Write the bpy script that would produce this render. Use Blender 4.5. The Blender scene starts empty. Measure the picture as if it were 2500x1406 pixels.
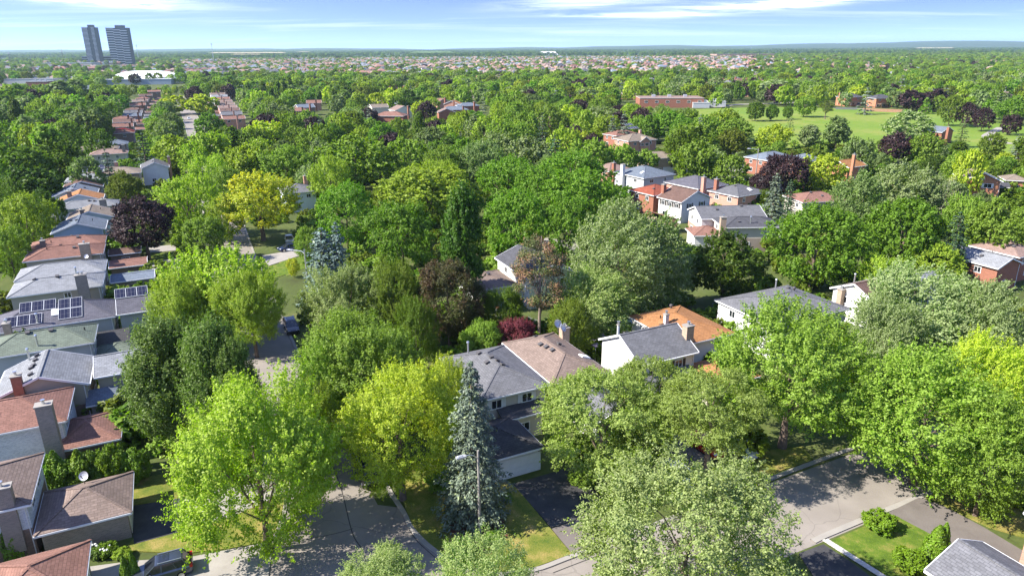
import bpy, bmesh, math, random
import numpy as np
from mathutils import Vector, Matrix
R = math.radians
random.seed(7)
scene = bpy.context.scene
COL = scene.collection

# ------------------------------------------------------------------ camera
FPX, PITCH, ROLL, CAMH = 1700.0, R(19.05), R(0.3), 40.0
cam_d = bpy.data.cameras.new('camera')
cam = bpy.data.objects.new('camera', cam_d)
COL.objects.link(cam)
cam_d.sensor_width = 36.0
cam_d.lens = FPX / 2500.0 * 36.0
cam_d.clip_start = 0.5
cam_d.clip_end = 60000
cam.matrix_world = Matrix.Translation((0, 0, CAMH)) @ Matrix.Rotation(R(90) - PITCH, 4, 'X') @ Matrix.Rotation(-ROLL, 4, 'Z')
scene.camera = cam

# ------------------------------------------------------------------ light, sky, exposure
SUN_EL = R(41)
SUN_AZ = Vector((-0.966, -0.235, 0)).normalized()        # where the sun stands, seen from above
sun_dir = Vector((SUN_AZ.x * math.cos(SUN_EL), SUN_AZ.y * math.cos(SUN_EL), math.sin(SUN_EL)))
sl = bpy.data.lights.new('sun', 'SUN')
sl.energy = 4.1
sl.angle = R(0.5)
sl.color = (1.0, 0.95, 0.87)
so = bpy.data.objects.new('sun', sl)
COL.objects.link(so)
so.rotation_euler = sun_dir.to_track_quat('Z', 'Y').to_euler()
so.location = (-60, -20, 120)
scene.view_settings.view_transform = 'Standard'
scene.view_settings.look = 'None'
scene.view_settings.exposure = 1.58
scene.view_settings.gamma = 1.0
scene.view_settings.use_curve_mapping = False
scene.cycles.max_bounces = 8
scene.cycles.diffuse_bounces = 4
scene.cycles.glossy_bounces = 2
scene.cycles.transmission_bounces = 5
scene.cycles.volume_bounces = 0
scene.cycles.transparent_max_bounces = 4
scene.cycles.caustics_reflective = False
scene.cycles.caustics_refractive = False
scene.cycles.use_denoising = True

world = bpy.data.worlds.new('World')
scene.world = world
world.use_nodes = True
wn, wl = world.node_tree.nodes, world.node_tree.links
wn.clear()


class NT:
    """tiny node helper"""
    def __init__(s, tree):
        s.n, s.l = tree.nodes, tree.links

    def __call__(s, typ, ins=None, **kw):
        n = s.n.new(typ)
        for k, v in kw.items():
            setattr(n, k, v)
        for k, v in (ins or {}).items():
            sock = n.inputs[k]
            if isinstance(v, bpy.types.NodeSocket):
                s.l.new(v, sock)
            else:
                sock.default_value = v
        return n

    def math(s, op, a, b=0.0, c=0.0, clamp=False):
        n = s.n.new('ShaderNodeMath')
        n.operation = op
        n.use_clamp = clamp
        for i, v in enumerate((a, b, c)):
            if isinstance(v, bpy.types.NodeSocket):
                s.l.new(v, n.inputs[i])
            else:
                n.inputs[i].default_value = v
        return n.outputs[0]

    def mix(s, f, a, b, mode='MIX'):
        n = s.n.new('ShaderNodeMix')
        n.data_type = 'RGBA'
        n.blend_type = mode
        for i, v in ((0, f), (6, a), (7, b)):
            if isinstance(v, bpy.types.NodeSocket):
                s.l.new(v, n.inputs[i])
            else:
                n.inputs[i].default_value = v if i == 0 else (*v[:3], 1)
        return n.outputs[2]

    def ramp(s, f, stops):
        n = s.n.new('ShaderNodeValToRGB')
        e = n.color_ramp.elements
        while len(e) < len(stops):
            e.new(0.5)
        for x, (p, c) in zip(e, stops):
            x.position = p
            x.color = (*c, 1) if len(c) == 3 else c
        s.l.new(f, n.inputs[0])
        return n.outputs[0]


t = NT(world.node_tree)
gen = t('ShaderNodeTexCoord').outputs['Generated']
sep = t('ShaderNodeSeparateXYZ', {0: gen})
dx, dy, dz = sep.outputs
# the deep blue of the drone picture: look the sky model up a little higher than the eye does
zz = t.math('MAXIMUM', dz, 0.0)
z2 = t.math('ADD', t.math('MULTIPLY', zz, 7.0), 0.15)
vec = t('ShaderNodeCombineXYZ', {0: dx, 1: dy, 2: z2}).outputs[0]
vec = t('ShaderNodeVectorMath', {0: vec}, operation='NORMALIZE').outputs[0]
sky = t('ShaderNodeTexSky', {0: vec}, sky_type='NISHITA', sun_disc=False)
sky.sun_elevation = SUN_EL
sky.sun_rotation = math.atan2(SUN_AZ.x, SUN_AZ.y)
sky.air_density = 1.0
sky.dust_density = 0.4
sky.ozone_density = 2.2
skyc = t.mix(1.0, sky.outputs[0], (0.95, 0.885, 1.13), 'MULTIPLY')
# thin cirrus everywhere plus the streaks that stand over the horizon
az = t.math('DIVIDE', dx, t.math('MAXIMUM', t.math('ABSOLUTE', dy), 0.05))
den = t.math('ADD', zz, 0.05)
cu = t.math('DIVIDE', dx, den)
cv = t.math('DIVIDE', dy, den)
cvec = t('ShaderNodeCombineXYZ', {0: t.math('MULTIPLY', cu, 0.16), 1: t.math('MULTIPLY', cv, 0.55), 2: 0.0}).outputs[0]
n1 = t('ShaderNodeTexNoise', {'Vector': cvec, 'Scale': 1.0, 'Detail': 7.0, 'Roughness': 0.62, 'Distortion': 0.5}).outputs[0]
thin = t.ramp(n1, [(0.52, (0, 0, 0)), (0.82, (0.32, 0.32, 0.32))])
svec = t('ShaderNodeCombineXYZ', {0: t.math('MULTIPLY', az, 7.0), 1: 0.0, 2: t.math('MULTIPLY', zz, 150.0)}).outputs[0]
n2 = t('ShaderNodeTexNoise', {'Vector': svec, 'Scale': 1.0, 'Detail': 8.0, 'Roughness': 0.66, 'Distortion': 0.9}).outputs[0]
total = None
for a0, e0, la, le, tilt, s in ((-0.63, 0.0625, 0.155, 0.0085, -0.055, 1.25), (-0.55, 0.0545, 0.06, 0.0045, -0.06, 0.9),
                                (0.115, 0.0565, 0.11, 0.0075, 0.05, 0.62), (0.165, 0.0395, 0.10, 0.0026, 0.0, 0.9),
                                (0.46, 0.0560, 0.20, 0.0055, 0.07, 0.95), (0.62, 0.0690, 0.16, 0.005, 0.07, 0.9), (-0.25, 0.066, 0.2, 0.004, 0.0, 0.35),
                                (0.30, 0.049, 0.10, 0.0038, 0.01, 0.8)):
    da = t.math('SUBTRACT', az, a0)
    de = t.math('SUBTRACT', t.math('SUBTRACT', zz, e0), t.math('MULTIPLY', da, tilt))
    qa = t.math('DIVIDE', da, la)
    qe = t.math('DIVIDE', de, le)
    q = t.math('ADD', t.math('MULTIPLY', qa, qa), t.math('MULTIPLY', qe, qe))
    g = t.math('MULTIPLY', t.math('EXPONENT', t.math('MULTIPLY', q, -1.0)), s)
    total = g if total is None else t.math('ADD', total, g)
front = t.math('GREATER_THAN', dy, 0.0)
wisp = t.math('MULTIPLY', t.math('MULTIPLY', total, front), t.math('MULTIPLY', t.math('SUBTRACT', n2, 0.36), 4.2, clamp=True), clamp=True)
cl = t.math('ADD', wisp, thin, clamp=True)
bright = t.mix(cl, skyc, (6.6, 6.9, 7.4))
bg = t('ShaderNodeBackground', {0: bright, 1: 0.120})
t('ShaderNodeOutputWorld', {0: bg.outputs[0]})

# ------------------------------------------------------------------ picture ray -> place
_c, _s = math.cos(ROLL), math.sin(ROLL)
FW = Vector((0, math.cos(PITCH), -math.sin(PITCH)))
UP = Vector((0, math.sin(PITCH), math.cos(PITCH)))


def P(px, py, z=0.0):
    x, y = (px - 1250) / FPX, -(py - 703) / FPX
    x, y = _c * x + _s * y, -_s * x + _c * y
    d = FW + UP * y + Vector((x, 0, 0))
    k = (z - CAMH) / d.z
    return Vector((0, 0, CAMH)) + d * k


def proj(p):
    q = Vector(p) - Vector((0, 0, CAMH))
    dpt = q.dot(FW)
    x, y = q.x / dpt, q.dot(UP) / dpt
    x, y = _c * x - _s * y, _s * x + _c * y
    return 1250 + x * FPX, 703 - y * FPX, dpt


# ------------------------------------------------------------------ materials
MATS = {}


def mat(name):
    m = bpy.data.materials.new(name)
    m.use_nodes = True
    m.node_tree.nodes.clear()
    return m, NT(m.node_tree)


def out(t, sh):
    t('ShaderNodeOutputMaterial', {0: sh})


def plain(name, col, rough=0.7, metal=0.0, var=0.12, scale=1.5, spec=0.3):
    if name in MATS:
        return MATS[name]
    m, t = mat(name)
    tc = t('ShaderNodeTexCoord').outputs['Object']
    n = t('ShaderNodeTexNoise', {'Vector': tc, 'Scale': scale, 'Detail': 5.0}).outputs[0]
    f = t.math('MULTIPLY_ADD', t.math('SUBTRACT', n, 0.5), var * 2, 1.0)
    c = t.mix(1.0, col, t('ShaderNodeCombineColor', {0: f, 1: f, 2: f}).outputs[0], 'MULTIPLY')
    b = t('ShaderNodeBsdfPrincipled', {'Base Color': c, 'Roughness': rough, 'Metallic': metal, 'Specular IOR Level': spec})
    out(t, b.outputs[0])
    MATS[name] = m
    return m


def shingle(name, col):
    k = 'shingle ' + name
    if k in MATS:
        return MATS[k]
    m, t = mat(k)
    uv = t('ShaderNodeTexCoord').outputs['UV']
    br = t('ShaderNodeTexBrick', {'Vector': uv, 'Color1': (0.86, 0.86, 0.86, 1), 'Color2': (1.12, 1.12, 1.12, 1), 'Mortar': (0.66, 0.66, 0.66, 1), 'Scale': 1.0,
                                  'Mortar Size': 0.022, 'Mortar Smooth': 0.4, 'Brick Width': 0.48, 'Row Height': 0.25, 'Bias': 0.0})
    oi = t('ShaderNodeObjectInfo').outputs['Random']
    n = t('ShaderNodeTexNoise', {'Vector': uv, 'Scale': 0.5, 'Detail': 6.0, 'Roughness': 0.7}).outputs[0]
    n3 = t('ShaderNodeTexNoise', {'Vector': uv, 'Scale': 3.5, 'Detail': 3.0}).outputs[0]
    f = t.math('ADD', t.math('MULTIPLY_ADD', t.math('SUBTRACT', n, 0.5), 0.8, 1.0), t.math('MULTIPLY', t.math('SUBTRACT', n3, 0.5), 0.5))
    c = t.mix(1.0, col, br.outputs[0], 'MULTIPLY')
    c = t.mix(1.0, c, t('ShaderNodeCombineColor', {0: f, 1: f, 2: f}).outputs[0], 'MULTIPLY')
    hs = t('ShaderNodeHueSaturation', {'Color': c, 'Value': t.math('MULTIPLY_ADD', oi, 0.2, 0.9)})
    bump = t('ShaderNodeBump', {'Height': br.outputs[1], 'Strength': 0.5, 'Distance': -0.03})
    b = t('ShaderNodeBsdfPrincipled', {'Base Color': hs.outputs[0], 'Roughness': 0.9, 'Specular IOR Level': 0.15, 'Normal': bump.outputs[0]})
    out(t, b.outputs[0])
    MATS[k] = m
    return m


def wallmat(name, col, kind):
    k = 'wall ' + name
    if k in MATS:
        return MATS[k]
    m, t = mat(k)
    uv = t('ShaderNodeTexCoord').outputs['UV']
    n = t('ShaderNodeTexNoise', {'Vector': uv, 'Scale': 0.8, 'Detail': 5.0}).outputs[0]
    f = t.math('MULTIPLY_ADD', t.math('SUBTRACT', n, 0.5), 0.22, 1.0)
    fc = t('ShaderNodeCombineColor', {0: f, 1: f, 2: f}).outputs[0]
    if kind == 'brick':
        br = t('ShaderNodeTexBrick', {'Vector': uv, 'Color1': (0.75, 0.75, 0.75, 1), 'Color2': (1.2, 1.15, 1.1, 1), 'Mortar': (1.3, 1.35, 1.4, 1), 'Scale': 1.0,
                                      'Mortar Size': 0.012, 'Brick Width': 0.24, 'Row Height': 0.085})
        c = t.mix(1.0, col, br.outputs[0], 'MULTIPLY')
        h = br.outputs[1]
        st = 0.05
    else:
        sy = t('ShaderNodeSeparateXYZ', {0: uv}).outputs[1]
        h = t.math('FRACT', t.math('DIVIDE', sy, 0.2))
        c = t.mix(t.math('LESS_THAN', h, 0.12), col, tuple(x * 0.82 for x in col))
        st = 0.3
    c = t.mix(1.0, c, fc, 'MULTIPLY')
    bump = t('ShaderNodeBump', {'Height': h, 'Strength': st, 'Distance': 0.02})
    b = t('ShaderNodeBsdfPrincipled', {'Base Color': c, 'Roughness': 0.8, 'Specular IOR Level': 0.25, 'Normal': bump.outputs[0]})
    out(t, b.outputs[0])
    MATS[k] = m
    return m


ROOF = dict(grey=(.19, .19, .20), dkgrey=(.105, .105, .115), ltgrey=(.31, .32, .33), taupe=(.30, .225, .185), redbrown=(.31, .165, .125), brown=(.20, .125, .10),
            orange=(.47, .225, .095), green=(.20, .235, .18), purplegrey=(.155, .15, .175), tan=(.32, .26, .20), red=(.34, .10, .06), brightred=(.6, .05, .04), bluegrey=(.20, .235, .28),
            pink=(.34, .235, .195), black=(.095, .092, .095), white=(.7, .7, .7))
WALL = dict(white=((.78, .77, .74), 'side'), cream=((.62, .57, .47), 'side'), beige=((.46, .42, .34), 'side'), greyside=((.50, .52, .54), 'side'), blue=((.30, .42, .58), 'side'),
            brickbrown=((.23, .165, .13), 'brick'), brickred=((.30, .13, .085), 'brick'), brickpink=((.50, .27, .20), 'brick'), whitebrick=((.64, .67, .69), 'brick'),
            mint=((.60, .67, .66), 'side'), stucco=((.40, .33, .27), 'side'), tanbrick=((.40, .30, .22), 'brick'), brickorange=((.43, .195, .11), 'brick'), taupebrick=((.30, .25, .215), 'brick'))


def roofm(n):
    return shingle(n, tuple(c * .72 for c in ROOF[n]))


def wallm(n):
    return wallmat(n, tuple(c * .9 for c in WALL[n][0]), WALL[n][1])


WHITE = plain('white trim paint', (.78, .78, .77), 0.5)
DARKTRIM = plain('dark trim paint', (.07, .06, .055), 0.5)
GLASS, tg = mat('window glass')
gb = tg('ShaderNodeBsdfPrincipled', {'Base Color': (.018, .022, .028, 1), 'Roughness': 0.06, 'Specular IOR Level': 0.8})
out(tg, gb.outputs[0])
METAL = plain('galvanised metal', (.62, .64, .66), 0.35, 0.85)
STEEL = plain('light grey steel', (.55, .56, .58), 0.45, 0.5)
CONCRETE = plain('concrete', (.295, .272, .24), 0.9, scale=0.8, var=0.2)
BLACK = plain('black rubber', (.012, .012, .013), 0.6)
VENT = plain('roof vent', (.085, .08, .08), 0.6)
BARK = plain('bark', (.15, .11, .085), 0.95, scale=3, var=0.5)
BARKL = plain('pale bark', (.24, .19, .15), 0.95, scale=3, var=0.5)
WOOD = plain('fence wood', (.22, .16, .11), 0.9, scale=4, var=0.4)
WOODG = plain('weathered fence wood', (.15, .16, .15), 0.9, scale=4, var=0.4)


def ground_mat(name, cols, s1, s2, bump=0.0, rough=0.95, stops=(0.3, 0.5, 0.72)):
    m, t = mat(name)
    tc = t('ShaderNodeTexCoord').outputs['Object']
    a = t('ShaderNodeTexNoise', {'Vector': tc, 'Scale': s1, 'Detail': 7.0, 'Roughness': 0.6}).outputs[0]
    b = t('ShaderNodeTexNoise', {'Vector': tc, 'Scale': s2, 'Detail': 4.0}).outputs[0]
    f = t.math('ADD', t.math('MULTIPLY', a, 0.7), t.math('MULTIPLY', b, 0.3))
    c = t.ramp(f, list(zip(stops, cols)))
    kw = {'Base Color': c, 'Roughness': rough, 'Specular IOR Level': 0.15}
    if bump:
        kw['Normal'] = t('ShaderNodeBump', {'Height': b, 'Strength': bump, 'Distance': 0.05}).outputs[0]
    out(t, t('ShaderNodeBsdfPrincipled', kw).outputs[0])
    MATS[name] = m
    return m


M_GROUND = ground_mat('yard ground', [(.05, .055, .022), (.075, .10, .025), (.15, .14, .06)], 0.12, 2.0, 0.5)
M_LAWN = ground_mat('dry lawn', [(.06, .105, .014), (.155, .165, .03), (.31, .23, .08)], 0.5, 9.0, 0.9, stops=(.34, .5, .64))
M_LAWNG = ground_mat('green lawn', [(.045, .085, .010), (.095, .150, .016), (.215, .195, .05)], 0.8, 9.0, 0.9, stops=(.33, .5, .66))
M_PARK = ground_mat('park grass', [(.085, .175, .018), (.145, .215, .028), (.26, .24, .07)], 0.018, 0.25, 0.0)
M_PATH = ground_mat('path paving', [(.25, .228, .20), (.30, .275, .245), (.35, .325, .29)], 0.5, 5.0)
M_DRIVED = ground_mat('dark driveway asphalt', [(.040, .040, .043), (.058, .057, .058), (.085, .082, .08)], 0.6, 12.0, 0.3)
M_DRIVEM = ground_mat('brown driveway asphalt', [(.125, .108, .096), (.155, .135, .12), (.185, .163, .145)], 0.4, 12.0, 0.3)
M_FAR = ground_mat('far land', [(.035, .065, .022), (.055, .09, .03), (.09, .10, .05)], 0.004, 0.03)
M_MULCH = ground_mat('garden mulch', [(.10, .04, .025), (.16, .07, .045), (.22, .11, .07)], 2.0, 12.0, 0.6)


def asphalt():
    m, t = mat('road asphalt')
    tc = t('ShaderNodeTexCoord').outputs['Object']
    a = t('ShaderNodeTexNoise', {'Vector': tc, 'Scale': 0.25, 'Detail': 6.0}).outputs[0]
    b = t('ShaderNodeTexNoise', {'Vector': tc, 'Scale': 14.0, 'Detail': 3.0}).outputs[0]
    v = t('ShaderNodeTexVoronoi', {'Vector': t('ShaderNodeVectorMath', {0: tc, 1: t('ShaderNodeTexNoise', {'Vector': tc, 'Scale': 0.6, 'Detail': 4.0}).outputs[1]}, operation='ADD').outputs[0], 'Scale': 0.14},
          feature='DISTANCE_TO_EDGE').outputs[0]
    crack = t.math('LESS_THAN', v, 0.006)
    c = t.ramp(t.math('ADD', t.math('MULTIPLY', a, 0.75), t.math('MULTIPLY', b, 0.25)), [(.3, (.195, .170, .145)), (.5, (.238, .210, .181)), (.7, (.285, .253, .22))])
    c = t.mix(t.math('MULTIPLY', crack, 0.22), c, (.07, .065, .06))
    bmp = t('ShaderNodeBump', {'Height': b, 'Strength': 0.15, 'Distance': 0.02})
    out(t, t('ShaderNodeBsdfPrincipled', {'Base Color': c, 'Roughness': 0.9, 'Specular IOR Level': 0.2, 'Normal': bmp.outputs[0]}).outputs[0])
    return m


M_ROAD = asphalt()


def leaf(name, col, hue=0.025, pale=None, second=None, trans=0.46, val=0.55, thr=.47):
    k = 'leaves ' + name
    m, t = mat(k)
    g = t('ShaderNodeNewGeometry')
    rnd = g.outputs['Random Per Island']
    oi = t('ShaderNodeObjectInfo').outputs['Random']
    tc = t('ShaderNodeTexCoord').outputs['Object']
    ns = t('ShaderNodeTexNoise', {'Vector': tc, 'Scale': 0.33, 'Detail': 3.0}).outputs[0]
    c = t.mix(0.0, col, col)
    if second:
        f = t.math('MULTIPLY', t.math('SUBTRACT', t.math('ADD', ns, t.math('MULTIPLY', t.math('SUBTRACT', rnd, 0.5), 0.25)), thr), 7.0, clamp=True)
        c = t.mix(f, col, second)
    c = t.mix(t.math('MULTIPLY', t.math('GREATER_THAN', rnd, 0.93), 0.35), c, (.30, .34, .10)) if name not in ('purple', 'red') else c
    h = t.math('ADD', 0.5, t.math('ADD', t.math('MULTIPLY', t.math('SUBTRACT', oi, 0.5), hue), t.math('MULTIPLY', t.math('SUBTRACT', ns, 0.5), hue * 1.6)))
    v = t.math('ADD', t.math('MULTIPLY_ADD', t.math('SUBTRACT', rnd, 0.5), val, 1.0), t.math('MULTIPLY', t.math('SUBTRACT', oi, 0.5), 0.3))
    c = t('ShaderNodeHueSaturation', {'Color': c, 'Hue': h, 'Value': v, 'Saturation': 1.0}).outputs[0]
    cf = c
    if pale:
        cf = t.mix(g.outputs['Backfacing'], c, t('ShaderNodeHueSaturation', {'Color': (*pale, 1), 'Value': v}).outputs[0])
    d = t('ShaderNodeBsdfPrincipled', {'Base Color': cf, 'Roughness': 0.5, 'Specular IOR Level': 0.28})
    tr = t('ShaderNodeBsdfTranslucent', {0: t.mix(1.0, c, (1.1, 1.15, 0.6), 'MULTIPLY')})
    mx = t('ShaderNodeMixShader', {0: trans, 1: d.outputs[0], 2: tr.outputs[0]})
    out(t, mx.outputs[0])
    MATS[k] = m
    return m


LEAF = {
    'lime': leaf('lime', (.27, .41, .008), pale=(.34, .45, .05)),
    'yellow': leaf('yellow', (.31, .46, .008), second=(.58, .60, .012), pale=(.42, .50, .05), thr=.49),
    'gold': leaf('gold', (.34, .48, .008), second=(.66, .60, .010), pale=(.46, .50, .05), thr=.46),
    'fresh': leaf('fresh', (.235, .365, .018), pale=(.33, .42, .10)),
    'poplar': leaf('poplar', (.110, .205, .018), pale=(.16, .24, .05)),
    'mid': leaf('mid', (.190, .325, .008), pale=(.25, .37, .05)),
    'vivid': leaf('vivid', (.125, .290, .006), pale=(.18, .32, .03)),
    'dark': leaf('dark', (.115, .205, .010)),
    'deep': leaf('deep', (.075, .150, .012)),
    'silver': leaf('silver', (.180, .285, .040), pale=(.33, .40, .17), val=0.6),
    'pale': leaf('pale', (.21, .33, .025), second=(.17, .31, .018), pale=(.36, .43, .15), val=0.6),
    'greygreen': leaf('greygreen', (.150, .240, .042), pale=(.22, .30, .10)),
    'olive': leaf('olive', (.16, .215, .018)),
    'copper': leaf('copper', (.085, .095, .03), second=(.11, .065, .035), hue=0.015),
    'purple': leaf('purple', (.050, .026, .026), hue=0.01, trans=0.12),
    'red': leaf('red', (.17, .035, .05), hue=0.01, trans=0.2),
    'bluespruce': leaf('bluespruce', (.125, .162, .108), hue=0.01, trans=0.05, val=0.8),
    'paleblue': leaf('paleblue', (.165, .235, .205), hue=0.01, trans=0.05, val=0.7),
    'spruce': leaf('spruce', (.050, .095, .040), hue=0.01, trans=0.05),
    'pine': leaf('pine', (.11, .155, .04), second=(.30, .17, .085), trans=0.1),
    'cedar': leaf('cedar', (.125, .225, .012), hue=0.01, trans=0.15, val=0.4),
    'cedardark': leaf('cedardark', (.085, .15, .014), hue=0.01, trans=0.15, val=0.5),
    'shrub': leaf('shrub', (.15, .27, .012), trans=0.25),
    'twig': leaf('twig', (.30, .29, .19), second=(.2, .24, .08), trans=0.15),
}

# ------------------------------------------------------------------ mesh helpers


def tag(o, label=None, cat=None, group=None, kind=None):
    for k, v in (('label', label), ('category', cat), ('group', group), ('kind', kind)):
        if v:
            o[k] = v
    return o


def link(name, me, m=None, parent=None, loc=None, rotz=0.0, objmat=False):
    o = bpy.data.objects.new(name, me)
    COL.objects.link(o)
    if m is not None:
        if objmat:
            if not me.materials:
                me.materials.append(None)
            o.material_slots[0].link = 'OBJECT'
            o.material_slots[0].material = m
        elif me.materials and me.materials[0] != m:
            o.material_slots[0].link = 'OBJECT'
            o.material_slots[0].material = m
        elif not me.materials:
            me.materials.append(m)
    if parent:
        o.parent = parent
    if loc is not None:
        o.location = loc
    if rotz:
        o.rotation_euler = (0, 0, rotz)
    return o


def empty(name, loc, rotz=0.0):
    o = bpy.data.objects.new(name, None)
    o.empty_display_size = 0.5
    COL.objects.link(o)
    o.location = loc
    o.rotation_euler = (0, 0, rotz)
    return o


def copy_tree(o, parent=None):
    c = o.copy()
    COL.objects.link(c)
    if parent:
        c.parent = parent
    for ch in o.children:
        copy_tree(ch, c)
    return c


class MB:
    """collects faces with uv (metres) into one mesh"""
    def __init__(s):
        s.v, s.f, s.uv = [], [], []

    def poly(s, pts, uvs=None):
        i = len(s.v)
        s.v += [tuple(p) for p in pts]
        s.f.append(tuple(range(i, i + len(pts))))
        if uvs is None:
            p = [Vector(q) for q in pts]
            n = (p[1] - p[0]).cross(p[2] - p[0])
            if n.length < 1e-9:
                n = Vector((0, 0, 1))
            n.normalize()
            if abs(n.z) > 0.98:
                ax, ay = Vector((1, 0, 0)), Vector((0, 1, 0))
            else:
                ax = Vector((0, 0, 1)).cross(n).normalized()
                ay = n.cross(ax)
            uvs = [(q.dot(ax), q.dot(ay)) for q in p]
        s.uv += uvs
        return s

    def box(s, c, d, rz=0.0, taper=1.0):
        x, y, z = d[0] / 2, d[1] / 2, d[2] / 2
        co, si = math.cos(rz), math.sin(rz)
        q = []
        for k, zz in ((1.0, -z), (taper, z)):
            for sx, sy in ((-1, -1), (1, -1), (1, 1), (-1, 1)):
                a, b = sx * x * k, sy * y * k
                q.append((c[0] + a * co - b * si, c[1] + a * si + b * co, c[2] + zz))
        for f in ((3, 2, 1, 0), (4, 5, 6, 7), (0, 1, 5, 4), (1, 2, 6, 5), (2, 3, 7, 6), (3, 0, 4, 7)):
            s.poly([q[i] for i in f])
        return s

    def bar(s, a, b, w, h=None):
        """box beam from a to b"""
        a, b = Vector(a), Vector(b)
        h = h or w
        d = (b - a).normalized()
        r = d.cross(Vector((0, 0, 1)))
        r = Vector((1, 0, 0)) if r.length < 1e-4 else r.normalized()
        u = r.cross(d).normalized()
        q = []
        for p in (a, b):
            for i, j in ((-1, -1), (1, -1), (1, 1), (-1, 1)):
                q.append(p + r * (i * w / 2) + u * (j * h / 2))
        for f in ((3, 2, 1, 0), (4, 5, 6, 7), (0, 1, 5, 4), (1, 2, 6, 5), (2, 3, 7, 6), (3, 0, 4, 7)):
            s.poly([q[i] for i in f])
        return s

    def tube(s, pts, rad, n=6, cap=True):
        pts = [Vector(p) for p in pts]
        rings = []
        for i, p in enumerate(pts):
            d = (pts[min(i + 1, len(pts) - 1)] - pts[max(i - 1, 0)]).normalized()
            r = d.cross(Vector((0, 1, 0.01)))
            r = Vector((1, 0, 0)) if r.length < 1e-3 else r.normalized()
            u = r.cross(d)
            rr = rad[i] if hasattr(rad, '__len__') else rad
            rings.append([p + (r * math.cos(2 * math.pi * k / n) + u * math.sin(2 * math.pi * k / n)) * rr for k in range(n)])
        for a, b in zip(rings, rings[1:]):
            for k in range(n):
                s.poly([a[(k + 1) % n], a[k], b[k], b[(k + 1) % n]])
        if cap:
            s.poly(rings[-1][::-1])
            s.poly(rings[0])
        return s

    def mesh(s, name):
        me = bpy.data.meshes.new(name)
        me.from_pydata(s.v, [], s.f)
        u = me.uv_layers.new(name='UVMap')
        u.data.foreach_set('uv', np.array(s.uv, dtype=np.float32).ravel())
        me.update()
        return me

    def build(s, name, m, parent=None, loc=None, rotz=0.0):
        me = s.mesh(name)
        me.materials.append(m)
        return link(name, me, None, parent, loc, rotz)


def quads_mesh(name, V, n_per=4):
    """V: (N*4,3) array, one island per quad"""
    V = np.asarray(V, dtype=np.float32)
    nq = len(V) // n_per
    me = bpy.data.meshes.new(name)
    me.vertices.add(len(V))
    me.vertices.foreach_set('co', V.ravel())
    me.loops.add(len(V))
    me.loops.foreach_set('vertex_index', np.arange(len(V), dtype=np.int32))
    me.polygons.add(nq)
    me.polygons.foreach_set('loop_start', np.arange(0, len(V), n_per, dtype=np.int32))
    me.polygons.foreach_set('loop_total', np.full(nq, n_per, dtype=np.int32))
    me.update(calc_edges=True)
    return me


def nz(a):
    return a / (np.linalg.norm(a, axis=-1, keepdims=True) + 1e-9)


def leaves(pos, axis, nrm, L, W, rng):
    axis = nz(axis - nrm * (axis * nrm).sum(1, keepdims=True))
    b = np.cross(nrm, axis)
    s = rng.uniform(0.7, 1.3, (len(pos), 1))
    a = axis * L * s * 0.5
    b = b * W * s * 0.5
    cup = nrm * W * s * rng.uniform(-0.1, 0.35, (len(pos), 1))
    V = np.stack([pos - a, pos + b + cup - a * 0.1, pos + a, pos - b + cup - a * 0.1], 1)
    return V.reshape(-1, 3)


def fib(k, rng, jit=0.25):
    i = np.arange(k) + 0.5
    ph = np.arccos(1 - 2 * i / k)
    th = np.pi * (1 + 5 ** 0.5) * i + rng.uniform(0, 6.28)
    d = np.stack([np.cos(th) * np.sin(ph), np.sin(th) * np.sin(ph), np.cos(ph)], 1)
    return nz(d + rng.normal(0, jit, d.shape))


TREES = {}


def broad(seed, Rr, Hh, z0, K, nspray, nleaf, L, up=0.4, slen=1.3, lobe=0.42, flat=1.0, droop=0.0, lat=0.42, bias=0.25, wind=(0, 0), pear=0.0, asp=0.6, nrm_out=0.6):
    """broadleaved crown: lobes > sprays > leaves; returns verts and lobe centres"""
    rng = np.random.default_rng(seed)
    a = (Hh - z0) / 2
    c = np.array([0, 0, z0 + a])
    d = fib(K, rng)
    d[:, 2] += bias * 0.5
    d = nz(d)
    ext = np.array([Rr, Rr, a])
    lr = lobe * Rr * rng.uniform(0.7, 1.25, K)
    lc = c + d * ext * (1 - lobe * 0.85) * rng.uniform(0.8, 1.08, (K, 1))
    if pear:
        rel = (lc[:, 2] - z0) / (2 * a)
        lc[:, :2] *= (1 - pear * np.clip(rel - 0.35, 0, 1))[:, None]
    idx = np.repeat(np.arange(K), nspray)
    d2 = nz(rng.normal(0, 1, (len(idx), 3)) + d[idx] * 0.9 + np.array([0, 0, 0.25]))
    st = lc[idx] + d2 * (lr[idx] * rng.uniform(0.35, 0.95, len(idx)) ** 0.6)[:, None] * np.array([1, 1, flat])
    sd = nz(d2 * 0.7 + d[idx] * 0.35 + np.array([wind[0], wind[1], up]) + rng.normal(0, 0.28, d2.shape))
    sl_ = slen * rng.uniform(0.6, 1.35, len(idx))
    j = np.repeat(np.arange(len(idx)), nleaf)
    tt = rng.uniform(0, 1, len(j)) ** 0.85
    pos = st[j] + sd[j] * (tt * sl_[j])[:, None] + rng.normal(0, 1, (len(j), 3)) * (lat * (1.05 - 0.8 * tt))[:, None]
    pos[:, 2] -= droop * tt ** 2 * sl_[j]
    pos[:, 2] = np.maximum(pos[:, 2], 0.3)
    nrm = nz(d2[j] * nrm_out + np.array([0, 0, 0.45]) + rng.normal(0, 0.5, pos.shape))
    ax = sd[j] + rng.normal(0, 0.6, pos.shape) + np.array([0, 0, -droop])
    return leaves(pos, ax, nrm, L, L * asp, rng), lc


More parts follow.
